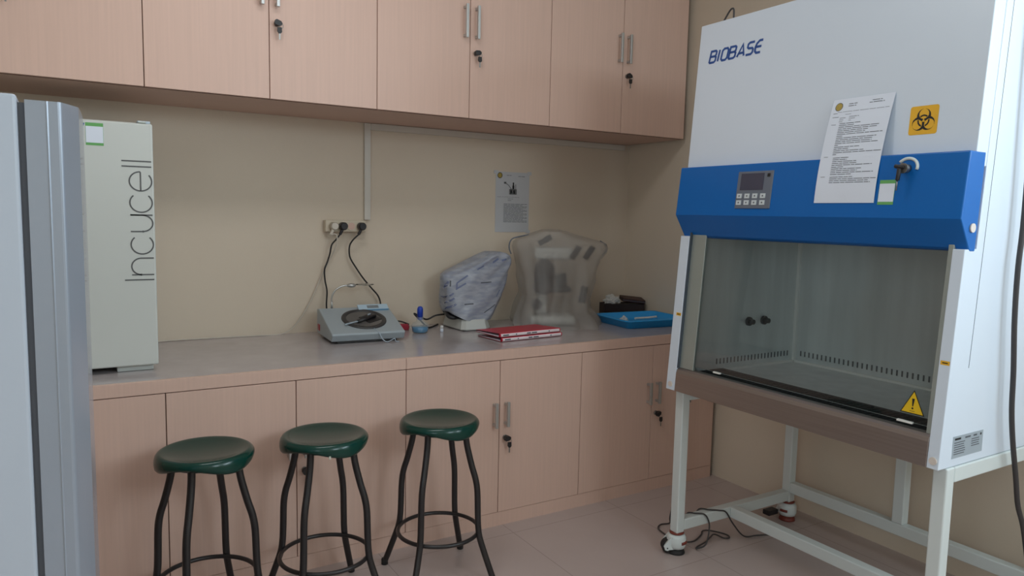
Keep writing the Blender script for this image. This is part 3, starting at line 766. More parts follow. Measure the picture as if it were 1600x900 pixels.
# ------------------------------------------------------------------ incubator
ix0, ix1, iy0, iy1, iz0, iz1 = -3.24, -2.722, -0.62, -0.07, 0.838, 1.712
inc = thing('incubator', 'cream incubator standing on the worktop behind the silver refrigerator', 'incubator', ((ix0+ix1)/2, -0.34, H))
MB().box((ix0, iy0+0.045, iz0), (ix1-0.004, iy1, iz1+0.006), 'incu').build('housing', inc, bevel=0.006)
dr = MB().box((ix0, iy0, iz0), (ix1, iy0+0.042, iz1), 'incu').build('door', inc, bevel=0.006, segs=3)
for x in (ix0+0.02, ix1-0.135):
    for (ya, yb) in ((iy0+0.03, iy0+0.10), (iy1-0.09, iy1-0.02)):
        MB().box((x, ya, H+0.0005), (x+0.12, yb, iz0), 'incu').build('foot', inc, bevel=0.002)
MB().box((-2.770, iy0+0.012, iz1), (-2.728, iy0+0.070, iz1+0.010), 'plate').box((-2.768, iy0+0.006, iz1+0.001), (-2.742, iy0+0.013, iz1+0.008), 'jamb').build('hinge', inc, bevel=0.002)
gs = MB(); f = lambda u, v: (u, iy0-0.0006, v); f1 = lambda u, v: (u, iy0-0.0011, v)
rect(gs, -2.931, 1.625, -2.877, 1.702, f, 'green'); rect(gs, -2.9302, 1.634, -2.8778, 1.690, f1, 'paper'); gs.build('green_sticker', dr)
bc = MB(); bc.add([f(-2.985, 1.700), f(-2.933, 1.700), f(-2.947, 1.652), f(-2.985, 1.640)], [(0, 1, 2, 3)], 'bluelogo'); bc.build('blue_corner_logo', dr)
# upright lettering: reading direction is up, baseline on the right
lt = MB(); X0 = -2.7295; XH = 0.072; CAPH = 0.095
def vt(s, q): return f1(X0-q, s)       # s along the line (z), q height above the baseline
def vline(pts): ribbon(lt, [(a, b) for a, b in pts], 0.0046, vt, 'greytext')
vline([(1.1535, 0), (1.1535, CAPH)])
vline([(1.172, 0), (1.172, XH)]); vline([(1.172, 0.040)]+arc(1.202, 0.040, 0.030, 0.032, 180, 0)+[(1.232, 0)])
vline(arc(1.281, 0.036, 0.034, 0.036, 42, 318, 30))
vline([(1.328, XH), (1.328, 0.034)]+arc(1.3575, 0.034, 0.0295, 0.034, 180, 360)+[(1.387, XH)]); vline([(1.387, XH), (1.387, 0)])
vline(arc(1.431, 0.036, 0.034, 0.036, 42, 318, 30))
vline([(1.474, 0.036), (1.540, 0.036)]); vline(arc(1.507, 0.036, 0.034, 0.036, 0, 312, 34))
vline([(1.559, 0), (1.559, CAPH)]); vline([(1.578, 0), (1.578, CAPH)])
lt.build('door_lettering', dr)

# ------------------------------------------------------------------ refrigerator
fr = thing('refrigerator', 'white refrigerator with silver rounded door, in front at the left edge', 'refrigerator', (-3.35, -1.83, 0))
MB().box((-3.66, -2.15, 0.03), (-3.056, -1.53, 1.590), 'fridge_white').build('body', fr, bevel=0.006, segs=3)
MB().box((-3.058, -2.140, 0.06), (-3.044, -1.54, 1.578), 'gasket').build('gasket', fr)
# door in plan: flat edge towards the viewer, rounded corner, bulging front
plan = [(-3.046, -2.150), (-3.018, -2.151), (-3.016, -2.1525), (-3.014, -2.151), (-3.001, -2.152), (-2.9985, -2.1515), (-2.9965, -2.1500), (-2.9945, -2.1475)]
plan += [(-2.9945+0.0235*t+0.0006*math.sin(PI*t), -2.1475+0.050*t) for t in [i/6 for i in range(1, 7)]]
plan += [(-2.970+0.010*math.sin(PI*t), -2.090+0.53*t) for t in [i/10 for i in range(1, 11)]] + [(-3.000, -1.535), (-3.046, -1.535)]
MB().prism(plan, 'z', 0.06, 1.582, 'fridge_silver').build('door', fr)
for x in (-3.60, -3.10):
    for y in (-2.10, -1.58): MB().cyl((x, y, 0), (x, y, 0.035), 0.02, 'black_plastic', 14).build('foot', fr)

# ------------------------------------------------------------------ stools
def make_stool():
    r = thing('stool', '', 'stool', (0, 0, 0), 'round green laboratory stools', local=True)
    ZS = 0.629
    prof = [(0.0, ZS-0.017), (0.05, ZS-0.0155), (0.090, ZS-0.0105), (0.118, ZS-0.0045), (0.133, ZS-0.0005), (0.140, ZS), (0.1465, ZS-0.004), (0.1510, ZS-0.010), (0.1535, ZS-0.018), (0.1538, ZS-0.026), (0.1520, ZS-0.034), (0.1470, ZS-0.0395), (0.1410, ZS-0.039), (0.138, ZS-0.030), (0.0, ZS-0.028)]
    wts = [0, 0, 0, 0, 0, 0, 0.03, 0.12, 0.35, 0.7, 0.97, 1, 1, 0.2, 0]
    def mod(k, a): return -0.0125*wts[k]*(math.cos(3*(a-math.radians(-75))))
    MB().lathe(prof, 'seat', (0, 0, 0), 72, mod, caps=False).build('seat', r)
    pr = [(0.109, 0.602), (0.110, 0.568), (0.117, 0.525), (0.136, 0.455), (0.152, 0.405), (0.160, 0.355), (0.163, 0.270), (0.166, 0.215), (0.175, 0.168), (0.207, 0.080), (0.236, 0.006)]
    for k in range(4):
        a = math.radians(45+90*k); c, s = math.cos(a), math.sin(a)
        lg = MB().tube([(q*c, q*s, z) for q, z in pr], 0.0120, 'black_metal', 12, sub=5).build('leg', r)
        MB().lathe([(0.011, 0.0), (0.0135, 0.002), (0.0135, 0.022), (0.0115, 0.026)], 'tyre', (0.234*c, 0.234*s, 0), 16).build('rubber_foot', lg)
    MB().torus((0, 0, 0.184), 0.157, 0.0078, 'black_metal', n=64, m=10).build('foot_ring', r)
    MB().torus((0, 0, 0.590), 0.104, 0.007, 'black_metal', n=48, m=8).build('seat_ring', r)
    return r
s0 = make_stool()
spots = [((-1.790, -1.075), -0.07, 'green-seated black stool furthest right, nearest the safety cabinet'),
         ((-2.238, -1.067), 0.05, 'green-seated black stool in the middle, with a pale chip on its seat edge'),
         ((-2.632, -1.055), 0.26, 'green-seated black stool beside the silver refrigerator')]
for i, ((x, y), rz, lab) in enumerate(spots):
    o = s0 if i == 0 else copy_tree(s0)
    o.location = (x, y, 0); o.rotation_euler.z = rz; o['label'] = lab
    if i == 1:
        MB().box((-0.003, -0.1540, 0.584), (0.003, -0.1470, 0.594), 'chip', Matrix.Rotation(math.radians(-13), 4, 'Z')).build('chipped_edge', o)

# ------------------------------------------------------------------ on the wall
tr = thing('cable_trunking', 'offwhite cable trunking running down the wall from the wall cupboards to the socket strip', 'trunking', (-1.686, YB-0.01, 1.375))
MB().box((-1.704, YB-0.018, 1.375), (-1.672, YB-0.0008, 1.860), 'trunking').build('upright_duct', tr, bevel=0.002)
MB().box((-1.672, YB-0.018, 1.828), (-0.02, YB-0.0008, 1.860), 'trunking').build('top_duct', tr, bevel=0.002)
sk = thing('socket_strip', 'cream four-gang wall socket strip with plugs above the worktop', 'socket', (-1.811, YB-0.02, 1.315))
MB().box((-1.912, YB-0.042, 1.314), (-1.704, YB, 1.372), 'socket').build('casing', sk, bevel=0.005, segs=3)
SX = [-1.876, -1.830, -1.782, -1.735]
for x in SX:
    MB().cyl((x, YB-0.0415, 1.343), (x, YB-0.046, 1.343), 0.0215, 'socket', 24).cyl((x, YB-0.0462, 1.343), (x, YB-0.0466, 1.343), 0.0175, 'under' if x == SX[2] else 'socket', 24).build('socket_well', sk)  # empty well gets a browner disc, its shading put into the colour
def plug(name, label, x, key, path, ckey, r=0.004):
    t = thing(name, label, 'plug', (x, YB-0.06, 1.32))
    b = MB().cyl((x, YB-0.047, 1.343), (x, YB-0.078, 1.343), 0.0195, key, 24).cyl((x, YB-0.078, 1.343), (x, YB-0.084, 1.343), 0.0195, key, 24, 0.015)
    b.tube([(x, YB-0.068, 1.338), (x-0.010, YB-0.068, 1.318), (x-0.018, YB-0.066, 1.302)], 0.0075, key, 10)
    b.build('plug_body', t)
    MB().tube(path, r, ckey, 8).build('cord', t)
    return t
plug('plug', 'black plug in second socket, cord going down behind the colony counter', SX[1], 'black_plastic', [(-1.848, -0.046, 1.302), (-1.868, -0.04, 1.275), (-1.885, -0.03, 1.25), (-1.891, -0.02, 1.207), (-1.903, -0.015, 1.165), (-1.917, -0.015, 1.125), (-1.914, -0.015, 1.071), (-1.905, -0.015, 1.02), (-1.908, -0.015, 0.946), (-1.90, -0.015, 0.86)], 'cord_black')
plug('plug', 'black plug in right-end socket, cord curving to the right', SX[3], 'black_plastic', [(-1.753, -0.046, 1.302), (-1.778, -0.035, 1.275), (-1.790, -0.02, 1.247), (-1.791, -0.015, 1.21), (-1.784, -0.015, 1.18), (-1.760, -0.015, 1.14), (-1.720, -0.015, 1.082), (-1.676, -0.015, 1.03), (-1.637, -0.015, 0.984), (-1.623, -0.015, 0.933), (-1.622, -0.015, 0.86)], 'cord_black')
plug('plug', 'white plug in left-end socket, its white cord trailing left to the incubator', SX[0], 'cord_white', [(-1.894, -0.046, 1.302), (-1.868, -0.055, 1.30), (-1.867, -0.045, 1.25), (-1.885, -0.006, 1.18), (-1.922, 0.008, 1.102), (-1.970, 0.010, 0.993), (-2.034, 0.008, 0.885), (-2.111, 0.004, 0.8205), (-2.246, -0.006, 0.819), (-2.445, 0.006, 0.819), (-2.645, 0.008, 0.819), (-2.76, -0.04, 0.819)], 'cord_white', 0.0028)

wp = thing('paper_notice', 'sleeved instruction sheet with a small line drawing stuck on the back wall', 'paper', (-0.82, YB, 1.32))
def wall_off(base):
    def fn(off): return lambda u, v: (u, YB-base-off, v)
    return fn
def lines_wall(line, mb, f, u0, u1, v0, v1):
    w, h = u1-u0, v1-v0
    disc2(mb, u0+w*0.12, v0+h*0.94, 0.016, f, 'gold', 20); disc2(mb, u0+w*0.12, v0+h*0.94, 0.0165, f, 'ink', 20, 0.013)
    line(0.32, 0.46, 0.945, 0.008, 'ink'); line(0.66, 0.86, 0.935, 0.008, 'ink')
    # little drawing: a stand, two bottles and an arm
    rect(mb, u0+w*0.40, v0+h*0.63, u0+w*0.62, v0+h*0.72, f, 'greytext'); rect(mb, u0+w*0.44, v0+h*0.645, u0+w*0.47, v0+h*0.70, f, 'paper'); rect(mb, u0+w*0.53, v0+h*0.645, u0+w*0.56, v0+h*0.70, f, 'paper')
    rect(mb, u0+w*0.49, v0+h*0.72, u0+w*0.55, v0+h*0.78, f, 'black'); rect(mb, u0+w*0.50, v0+h*0.78, u0+w*0.54, v0+h*0.83, f, 'black'); rect(mb, u0+w*0.58, v0+h*0.72, u0+w*0.60, v0+h*0.80, f, 'greytext')
    ribbon(mb, [(u0+w*0.46, v0+h*0.72), (u0+w*0.38, v0+h*0.78), (u0+w*0.28, v0+h*0.82)], 0.004, f, 'greytext'); rect(mb, u0+w*0.24, v0+h*0.805, u0+w*0.31, v0+h*0.835, f, 'greytext')
    line(0.05, 0.70, 0.585, 0.004, 'ink'); line(0.36, 0.52, 0.555, 0.006, 'ink'); line(0.36, 0.48, 0.53, 0.006, 'ink')
    for i in range(16): line(0.24, 0.94-0.12*(i % 3 == 1), 0.47-i*0.020, 0.007, 'ink')
sheet = text_sheet('s', wall_off(0.0022), -0.932, -0.708, 1.318, 1.657, 'paper_old', 'ink', lines_wall, 0)
sheet.build('sheet', wp)
tp = MB()
for (x, z) in ((-0.932, 1.655), (-0.712, 1.655), (-0.714, 1.322)): tp.box((x-0.012, YB-0.0034, z-0.010), (x+0.016, YB-0.0012, z+0.008), 'paper_old')
tp.build('tape', wp)

# ------------------------------------------------------------------ colony counter
cc = thing('colony_counter', 'blue-grey colony counter with a round black viewing plate, under the socket strip', 'laboratory counter', (-1.813, -0.240, H), local=True)
cc.rotation_euler.z = math.radians(-4)
hw = 0.172
prof = [(0.150, 0.012), (0.150, 0.128), (0.110, 0.132), (-0.152, 0.050), (-0.158, 0.044), (-0.140, 0.012)]
MB().prism(prof, 'x', -hw, hw, 'cc_grey').build('casing', cc, bevel=0.005, segs=3)
MB().box((-hw+0.03, -0.125, 0.0), (hw-0.03, 0.135, 0.012), 'black_plastic').build('base', cc, bevel=0.002)
TS = math.atan2(0.132-0.050, 0.262)
TT_ = Matrix.Translation((0, -0.021, 0.091)) @ Matrix.Rotation(TS, 4, 'X')
def tloc(mb): mb.v = [TT_ @ p for p in mb.v]; return mb
pc_ = Vector((0.012, 0.000, 0))
ro = tloc(MB().lathe([(0.084, 0.001), (0.086, 0.006), (0.100, 0.0075), (0.105, 0.005), (0.106, -0.002)], 'ring', pc_, 56, caps=False)).build('plate_ring', cc)
tloc(MB().lathe([(0.0, 0.0022), (0.086, 0.0022)], 'disc', pc_, 48, caps=False)).build('viewing_plate', cc)
pn = MB(); pn.tube([(-0.030, -0.040, 0.009), (0.070, 0.016, 0.010)], 0.0085, 'black_plastic', 10, False).tube([(-0.095, -0.062, 0.008), (-0.060, -0.050, 0.010), (-0.028, -0.038, 0.010)], 0.004, 'plate', 8).cyl((0.03, 0.004, 0.022), (0.045, 0.013, 0.022), 0.004, 'plate', 8)
pn.box((0.000, -0.055, 0.0023), (0.080, 0.02, 0.004), 'black_plastic', Matrix.Rotation(0.5, 4, 'Z'))
tloc(pn).build('counting_pen', cc)
ll = MB(); ll.box((0.000, -0.002, -0.004), (0.150, 0.034, 0.004), 'lightblue').box((0.000, -0.006, -0.004), (0.150, -0.002, 0.0042), 'sky_label').box((0.045, 0.006, 0.003), (0.102, 0.026, 0.0048), 'lcd')
_T = TT_ @ Matrix.Translation((0.012, 0.100, 0.004)) @ Matrix.Rotation(math.radians(16), 4, 'X'); ll.v = [_T @ p for p in ll.v]
ll.build('display_panel', cc)
gn = MB(); gn.cyl((-0.105, 0.130, 0.128), (-0.105, 0.130, 0.165), 0.0055, 'steel_handle', 12)
gn.tube([(-0.105, 0.130, 0.160), (-0.105, 0.130, 0.185), (-0.090, 0.130, 0.216), (-0.055, 0.130, 0.237), (-0.020, 0.130, 0.240)], 0.0042, 'steel_handle', 10)
gn.lathe([(0.001, -0.030), (0.010, -0.024), (0.014, -0.008), (0.013, 0.006), (0.006, 0.016), (0.001, 0.018)], 'steel_handle', (0, 0, 0), 16)
# last lathe is the lamp head: turn it to lie along x
for i in range(len(gn.v)-6*16, len(gn.v)):
    pass
gno = gn
k = 6*16
idx0 = None
# lathe vertices were appended twice (sides and caps); rotate both sets
cnt = 0
for i in range(len(gn.v)-2*k, len(gn.v)):
    p = gn.v[i]; gn.v[i] = Vector((-0.003+p.z, 0.130+p.y, 0.240+p.x*0.75))
gn.build('gooseneck_arm', cc)
MB().lathe([(0.0, 0.246), (0.040, 0.2455), (0.046, 0.2435), (0.040, 0.2415), (0.0, 0.241)], 'clear_glass', (0.058, 0.130, 0), 32, caps=False).build('magnifier_lens', cc)
pcd = MB().tube([(0.030, -0.110, 0.064), (0.040, -0.148, 0.052), (0.047, -0.1605, 0.042), (0.058, -0.166, 0.018), (0.078, -0.172, 0.004), (0.105, -0.166, 0.012), (0.118, -0.163, 0.016), (0.122, -0.168, 0.004), (0.135, -0.175, 0.003)], 0.0022, 'plate', 8)
pcd.build('pen_cord', cc)
MB().box((-hw-0.003, 0.085, 0.030), (-hw+0.002, 0.125, 0.060), 'red_pvc').build('rocker_switch', cc, bevel=0.002)

# ------------------------------------------------------------------ small things on the worktop
def at(loc): return loc
lp = thing('spirit_lamp', 'glass spirit lamp half full of blue spirit, with a round blue cap', 'spirit lamp', (-1.490, -0.212, H))
base = Vector((-1.490, -0.212, H))
MB().lathe([(0.002, 0.001), (0.034, 0.001), (0.040, 0.006), (0.0435, 0.028), (0.044, 0.037), (0.038, 0.048), (0.022, 0.056), (0.0185, 0.062), (0.0185, 0.078), (0.0160, 0.080)], 'flask_glass', base, 36, caps=False).build('flask', lp)
MB().lathe([(0.001, 0.003), (0.033, 0.003), (0.038, 0.008), (0.0405, 0.030), (0.001, 0.0302)], 'blue_liquid', base, 36, caps=False).build('blue_spirit', lp)
MB().lathe([(0.012, 0.066), (0.0120, 0.080), (0.0148, 0.081), (0.0150, 0.118), (0.0130, 0.127), (0.008, 0.1325), (0.0005, 0.134)], 'blue_cap', base, 28, caps=False).build('cap', lp)

vl = thing('vial', 'tiny white capped vial in front of the printed microscope cover', 'vial', (-1.380, -0.236, H))
b2 = Vector((-1.380, -0.236, H))
MB().lathe([(0.0005, 0.0), (0.0085, 0.0), (0.0085, 0.016), (0.006, 0.0185), (0.0005, 0.0185)], 'paper', b2, 20, caps=False).build('body', vl)
MB().lathe([(0.0005, 0.0175), (0.0085, 0.0175), (0.0085, 0.030), (0.0078, 0.032), (0.0005, 0.032)], 'tissue', b2, 20, caps=False).build('cap', vl)

rc = thing('hand_tool', 'small red plastic tool lying behind the colony counter', 'tool', (-1.545, -0.10, H), local=True)
rc.rotation_euler.z = math.radians(-30)
MB().prism([(-0.040, 0.001), (0.040, 0.001), (0.042, 0.020), (0.036, 0.034), (-0.040, 0.030)], 'y', -0.013, 0.013, 'red_pvc').build('body', rc, bevel=0.004, segs=3)
MB().tube([(0.040, 0.0, 0.030), (0.00, 0.0, 0.044), (-0.045, 0.0, 0.046), (-0.075, 0.0, 0.036)], 0.004, 'cord_black', 8).build('handle', rc)

# microscope under the printed bag
m1 = thing('microscope', 'pale microscope whose base shows under the printed plastic bag', 'microscope', (-1.20, -0.17, H))
bs = [(-1.285, -0.055), (-1.280, -0.255), (-1.262, -0.275), (-1.150, -0.290), (-1.110, -0.250), (-1.085, -0.085), (-1.10, -0.03), (-1.26, -0.03)]
bm_ = MB()
n = len(bs); cxm = sum(p[0] for p in bs)/n; cym = sum(p[1] for p in bs)/n
lv = [(1.0, 0.003), (1.02, 0.010), (0.90, 0.058)]
vs = [(cxm+(p[0]-cxm)*s, cym+(p[1]-cym)*s, H+z) for s, z in lv for p in bs]
bm_.add(vs, [tuple(range(n-1, -1, -1)), tuple(range(2*n, 3*n))]+[(k*n+i, k*n+(i+1) % n, (k+1)*n+(i+1) % n, (k+1)*n+i) for k in range(2) for i in range(n)], 'scope_grey')
bm_.build('base', m1, bevel=0.006, segs=3)
MB().box((-1.275, -0.275, H), (-1.10, -0.04, H+0.003), 'tyre').build('foot_mat', m1)
MB().prism([(-1.255, H+0.058), (-1.185, H+0.058), (-1.20, H+0.20), (-1.12, H+0.28), (-1.16, H+0.31), (-1.26, H+0.23)], 'y', -0.185, -0.125, 'scope_body').build('arm', m1, bevel=0.006)
MB().box((-1.235, -0.22, H+0.125), (-1.08, -0.09, H+0.14), 'scope_body').build('stage', m1)
MB().cyl((-1.12, -0.155, H+0.29), (-1.02, -0.155, H+0.345), 0.020, 'scope_body', 16).build('eyepiece', m1)
MB().tube([(-1.268, -0.20, H+0.068), (-1.30, -0.215, H+0.066), (-1.322, -0.200, H+0.072), (-1.318, -0.16, H+0.09)], 0.011, 'black_plastic', 10).build('focus_knob', m1)

BAG_MARKS = [((-1.172, 1.062), (-1.105, 1.064), 0.005, 'ink'), ((-1.262, 0.952), (-1.214, 0.955), 0.006, 'ink'), ((-1.150, 0.905), (-1.080, 0.945), 0.005, 'ink'),
             ((-1.333, 1.045), (-1.330, 1.075), 0.006, 'ink'), ((-1.352, 1.035), (-1.338, 1.070), 0.008, 'mark'), ((-1.300, 1.062), (-1.245, 1.102), 0.008, 'mark'), ((-1.305, 1.030), (-1.255, 1.062), 0.008, 'mark'),
             ((-1.300, 1.030), (-1.300, 1.062), 0.008, 'mark'), ((-1.350, 0.985), (-1.315, 1.010), 0.009, 'mark'), ((-1.348, 0.955), (-1.312, 0.985), 0.009, 'mark'), ((-1.345, 0.925), (-1.305, 0.955), 0.009, 'mark'),
             ((-1.190, 1.130), (-1.150, 1.150), 0.007, 'mark'), ((-1.095, 1.165), (-1.060, 1.185), 0.010, 'mark'), ((-1.040, 1.175), (-1.010, 1.182), 0.010, 'mark'), ((-1.070, 0.985), (-1.045, 1.020), 0.006, 'mark')]
def loft_cover(secs, cy, ry, frame, key, fold, n=64, amp=0.006, seed=0.0, hem=None, name='cover'):
    # secs: (z, left, right) in the frame's u axis; frame = (origin, u, v)
    org, U, V = frame; mb = MB(); vs = []
    # refine the sections
    S = []
    for i in range(len(secs)-1):
        for k in range(4):
            t = k/4; S.append(tuple(secs[i][j]*(1-t)+secs[i+1][j]*t for j in range(3)))
    S.append(secs[-1])
    top = S[-1][0]; bot = S[0][0]
    for (z, l, r) in S:
        c = (l+r)/2; w = (r-l)/2; h = (z-bot)/(top-bot)
        rv = ry(h)*min(1.0, 0.35+w/0.12) if h > 0.75 else ry(h)
        for i in range(n):
            a = 2*PI*i/n; ca, sa = math.cos(a), math.sin(a)
            e = 0.72
            uu = c+w*math.copysign(abs(ca)**e, ca); vv = rv*math.copysign(abs(sa)**e, sa)
            d = fold(a, h)+amp*noise.noise(Vector((ca*1.8+seed, sa*1.8, z*11)))*(0.4+0.6*math.sin(h*PI))
            k = 1+d/max(w, 0.05)
            uu = c+(uu-c)*k; vv *= 1+d/max(rv, 0.05)
            zz = z+(hem(a)*(1-h)**6 if hem else 0)
            p = org+U*uu+V*vv; vs.append(Vector((p.x, p.y, zz)))
    L = len(S)
    fs = [(k*n+i, k*n+(i+1) % n, (k+1)*n+(i+1) % n, (k+1)*n+i) for k in range(L-1) for i in range(n)]
    mb.add(vs, fs, key, True)
    mb.add(vs, [tuple(range((L-1)*n, L*n))], key, True)
    return mb
# printed bag
xm = -1.19
fr1 = (Vector((xm, -0.165, 0)), Vector((1, 0, 0)), Vector((0, 1, 0)))
sec1 = [(0.872, -1.325, -1.080), (0.90, -1.336, -1.055), (0.983, -1.345, -1.006), (1.075, -1.354, -0.980), (1.100, -1.352, -0.972), (1.118, -1.322, -0.968), (1.137, -1.275, -0.964), (1.156, -1.230, -0.960), (1.178, -1.180, -0.961), (1.198, -1.135, -0.967), (1.212, -1.105, -0.985), (1.219, -1.085, -1.02)]
sec1 = [(z, l-xm, r-xm) for z, l, r in sec1]
def fold1(a, h): return 0.004*math.sin(5*a+6*h)*(0.5+h)+0.003*math.sin(9*a-14*h)
cover1 = loft_cover(sec1, 0, lambda h: 0.105-0.02*h, fr1, 'cover_print', fold1, amp=0.005, seed=2.0, hem=lambda a: -0.008+0.045*max(0, -math.cos(a))**1.5)
c1 = cover1.build('dust_cover')
tag(recentre(c1), 'crumpled silvery printed plastic bag covering the left microscope', 'dust cover')
ORIGIN[c1.name] = c1.location.copy()
from mathutils.bvhtree import BVHTree
_bv = BVHTree.FromPolygons([v for v in cover1.v], cover1.f)
def on_bag(u, v):
    h = _bv.ray_cast(Vector((u, -0.7, v)), Vector((0, 1, 0)))[0]
    return (h.x, h.y-0.0012, h.z) if h is not None else (u, -0.20, v)
def dense(p, q, n=6): return [(p[0]+(q[0]-p[0])*i/n, p[1]+(q[1]-p[1])*i/n) for i in range(n+1)]
for p, q, w_, k_ in BAG_MARKS:
    pk = MB(); ribbon(pk, dense(p, q), w_, on_bag, k_); pk.build('printed_mark', c1)
# tall cloudy cover
fr2o = Vector((-0.685, -0.225, 0)); U2 = Vector((0.88, -0.475, 0)); V2 = Vector((0.475, 0.88, 0))
sec2 = [(0.8165, -0.945, -0.395), (0.835, -0.955, -0.400), (0.870, -0.950, -0.425), (0.905, -0.938, -0.468), (0.955, -0.915, -0.466), (0.990, -0.905, -0.458), (1.060, -0.916, -0.442), (1.130, -0.932, -0.428), (1.180, -0.942, -0.414), (1.215, -0.952, -0.378), (1.245, -0.962, -0.366), (1.268, -0.962, -0.376), (1.285, -0.945, -0.430), (1.300, -0.900, -0.500), (1.315, -0.855, -0.565), (1.330, -0.805, -0.620), (1.340, -0.770, -0.665)]
sec2 = [(z, (l+0.690)*0.88, (r+0.690)*0.88) for z, l, r in sec2]
def fold2(a, h):
    lower = (1-h)
    f = 0.018*math.sin(7*a+1.0)*lower**1.3+0.008*math.sin(13*a+3*h)*lower+0.006*math.sin(5*a-5*h)*h
    # the long vertical crease on the viewer's side
    f += 0.034*math.exp(-((a-math.radians(268))/0.07)**2)*math.sin(min(1, h*1.25)*PI)
    f -= 0.022*math.exp(-((a-math.radians(255))/0.12)**2)*math.sin(min(1, h*1.25)*PI)
    return f
cover2 = loft_cover(sec2, 0, lambda h: 0.205-0.075*h+0.045*(1-h)**8, (fr2o, U2, V2), 'cover_grey', fold2, n=220, amp=0.012, seed=5.0)
c2 = tag(recentre(cover2.build('dust_cover')), 'tall cloudy translucent cover draped over the right microscope', 'dust cover')
ORIGIN[c2.name] = c2.location.copy()
def C2(x, y, z): return (x, y, z)
_p = [(-0.245, 1.200), (-0.256, 1.232), (-0.254, 1.262), (-0.240, 1.284), (-0.205, 1.296), (-0.150, 1.308)]
MB().tube([tuple(fr2o+U2*u+V2*(-0.03)+Vector((0, 0, z+0.002))) for u, z in _p], 0.0035, 'panelgrey', 8).build('piping', c2)
_p = [(0.262, 1.205), (0.281, 1.232), (0.276, 1.262), (0.245, 1.284)]
MB().tube([tuple(fr2o+U2*u+V2*(-0.03)+Vector((0, 0, z))) for u, z in _p], 0.003, 'panelgrey', 8).build('piping', c2)
m2 = thing('microscope', 'dark binocular microscope showing dimly through the cloudy cover', 'microscope', (-0.69, -0.21, H))
def L2(u, v, z): p = fr2o+U2*u+V2*v; return (p.x, p.y, z)
def box2(mb, u0, u1, v0, v1, z0, z1, key):
    vs = [L2(u, v, z) for z in (z0, z1) for (u, v) in ((u0, v0), (u1, v0), (u1, v1), (u0, v1))]
    return mb.add(vs, [(0,3,2,1),(4,5,6,7),(0,1,5,4),(1,2,6,5),(2,3,7,6),(3,0,4,7)], key)
box2(MB(), -0.14, 0.12, -0.10, 0.11, H+0.001, H+0.055, 'scope_grey').build('base', m2, bevel=0.025, segs=4)
box2(MB(), -0.115, -0.005, -0.115, 0.02, 0.985, 1.175, 'scope_body').build('arm', m2, bevel=0.05, segs=5)
box2(MB(), -0.10, -0.04, -0.02, 0.05, H+0.055, 1.0, 'scope_grey').build('pillar', m2, bevel=0.012)
box2(MB(), -0.12, 0.085, -0.105, 0.05, 1.000, 1.030, 'scope_body').build('stage', m2, bevel=0.014, segs=4)
box2(MB(), -0.12, 0.10, -0.06, 0.04, 1.175, 1.245, 'scope_grey').build('head', m2, bevel=0.02, segs=3)
MB().cyl(L2(0.025, -0.06, 1.10), L2(0.035, -0.07, 1.03), 0.032, 'scope_body', 20).build('nosepiece', m2)
MB().cyl(L2(-0.095, -0.055, 1.262), L2(-0.030, -0.060, 1.302), 0.016, 'scope_body', 16).build('lamp_housing', m2)
MB().cyl(L2(0.150, -0.05, 0.94), L2(0.165, -0.05, 1.03), 0.020, 'scope_body', 16).build('condenser_knob', m2)  # dark cylinder standing for a shadow inside the cover
for u in (0.108, 0.182):
    MB().cyl(L2(u-0.022, -0.066, 1.186), L2(u+0.016, -0.084, 1.252), 0.0165, 'black_plastic', 16).build('eyepiece', m2, bevel=0.003)
MB().cyl(L2(-0.10, -0.055, 0.93), L2(-0.10, -0.085, 0.93), 0.028, 'scope_body', 18).build('focus_knob', m2)
# cord of the left microscope
mc = MB().tube([(-1.300, -0.10, 0.884), (-1.351, -0.10, 0.880), (-1.400, -0.10, 0.862), (-1.440, -0.11, 0.878), (-1.476, -0.11, 0.898), (-1.470, -0.115, 0.886), (-1.445, -0.12, 0.860), (-1.42, -0.12, 0.835), (-1.392, -0.11, 0.8195), (-1.345, -0.07, 0.8195), (-1.30, -0.02, 0.8195)], 0.0045, 'cord_black', 8)
tag(recentre(mc.build('power_cord')), 'black cord curling from the left microscope to the spirit lamp', 'cord')

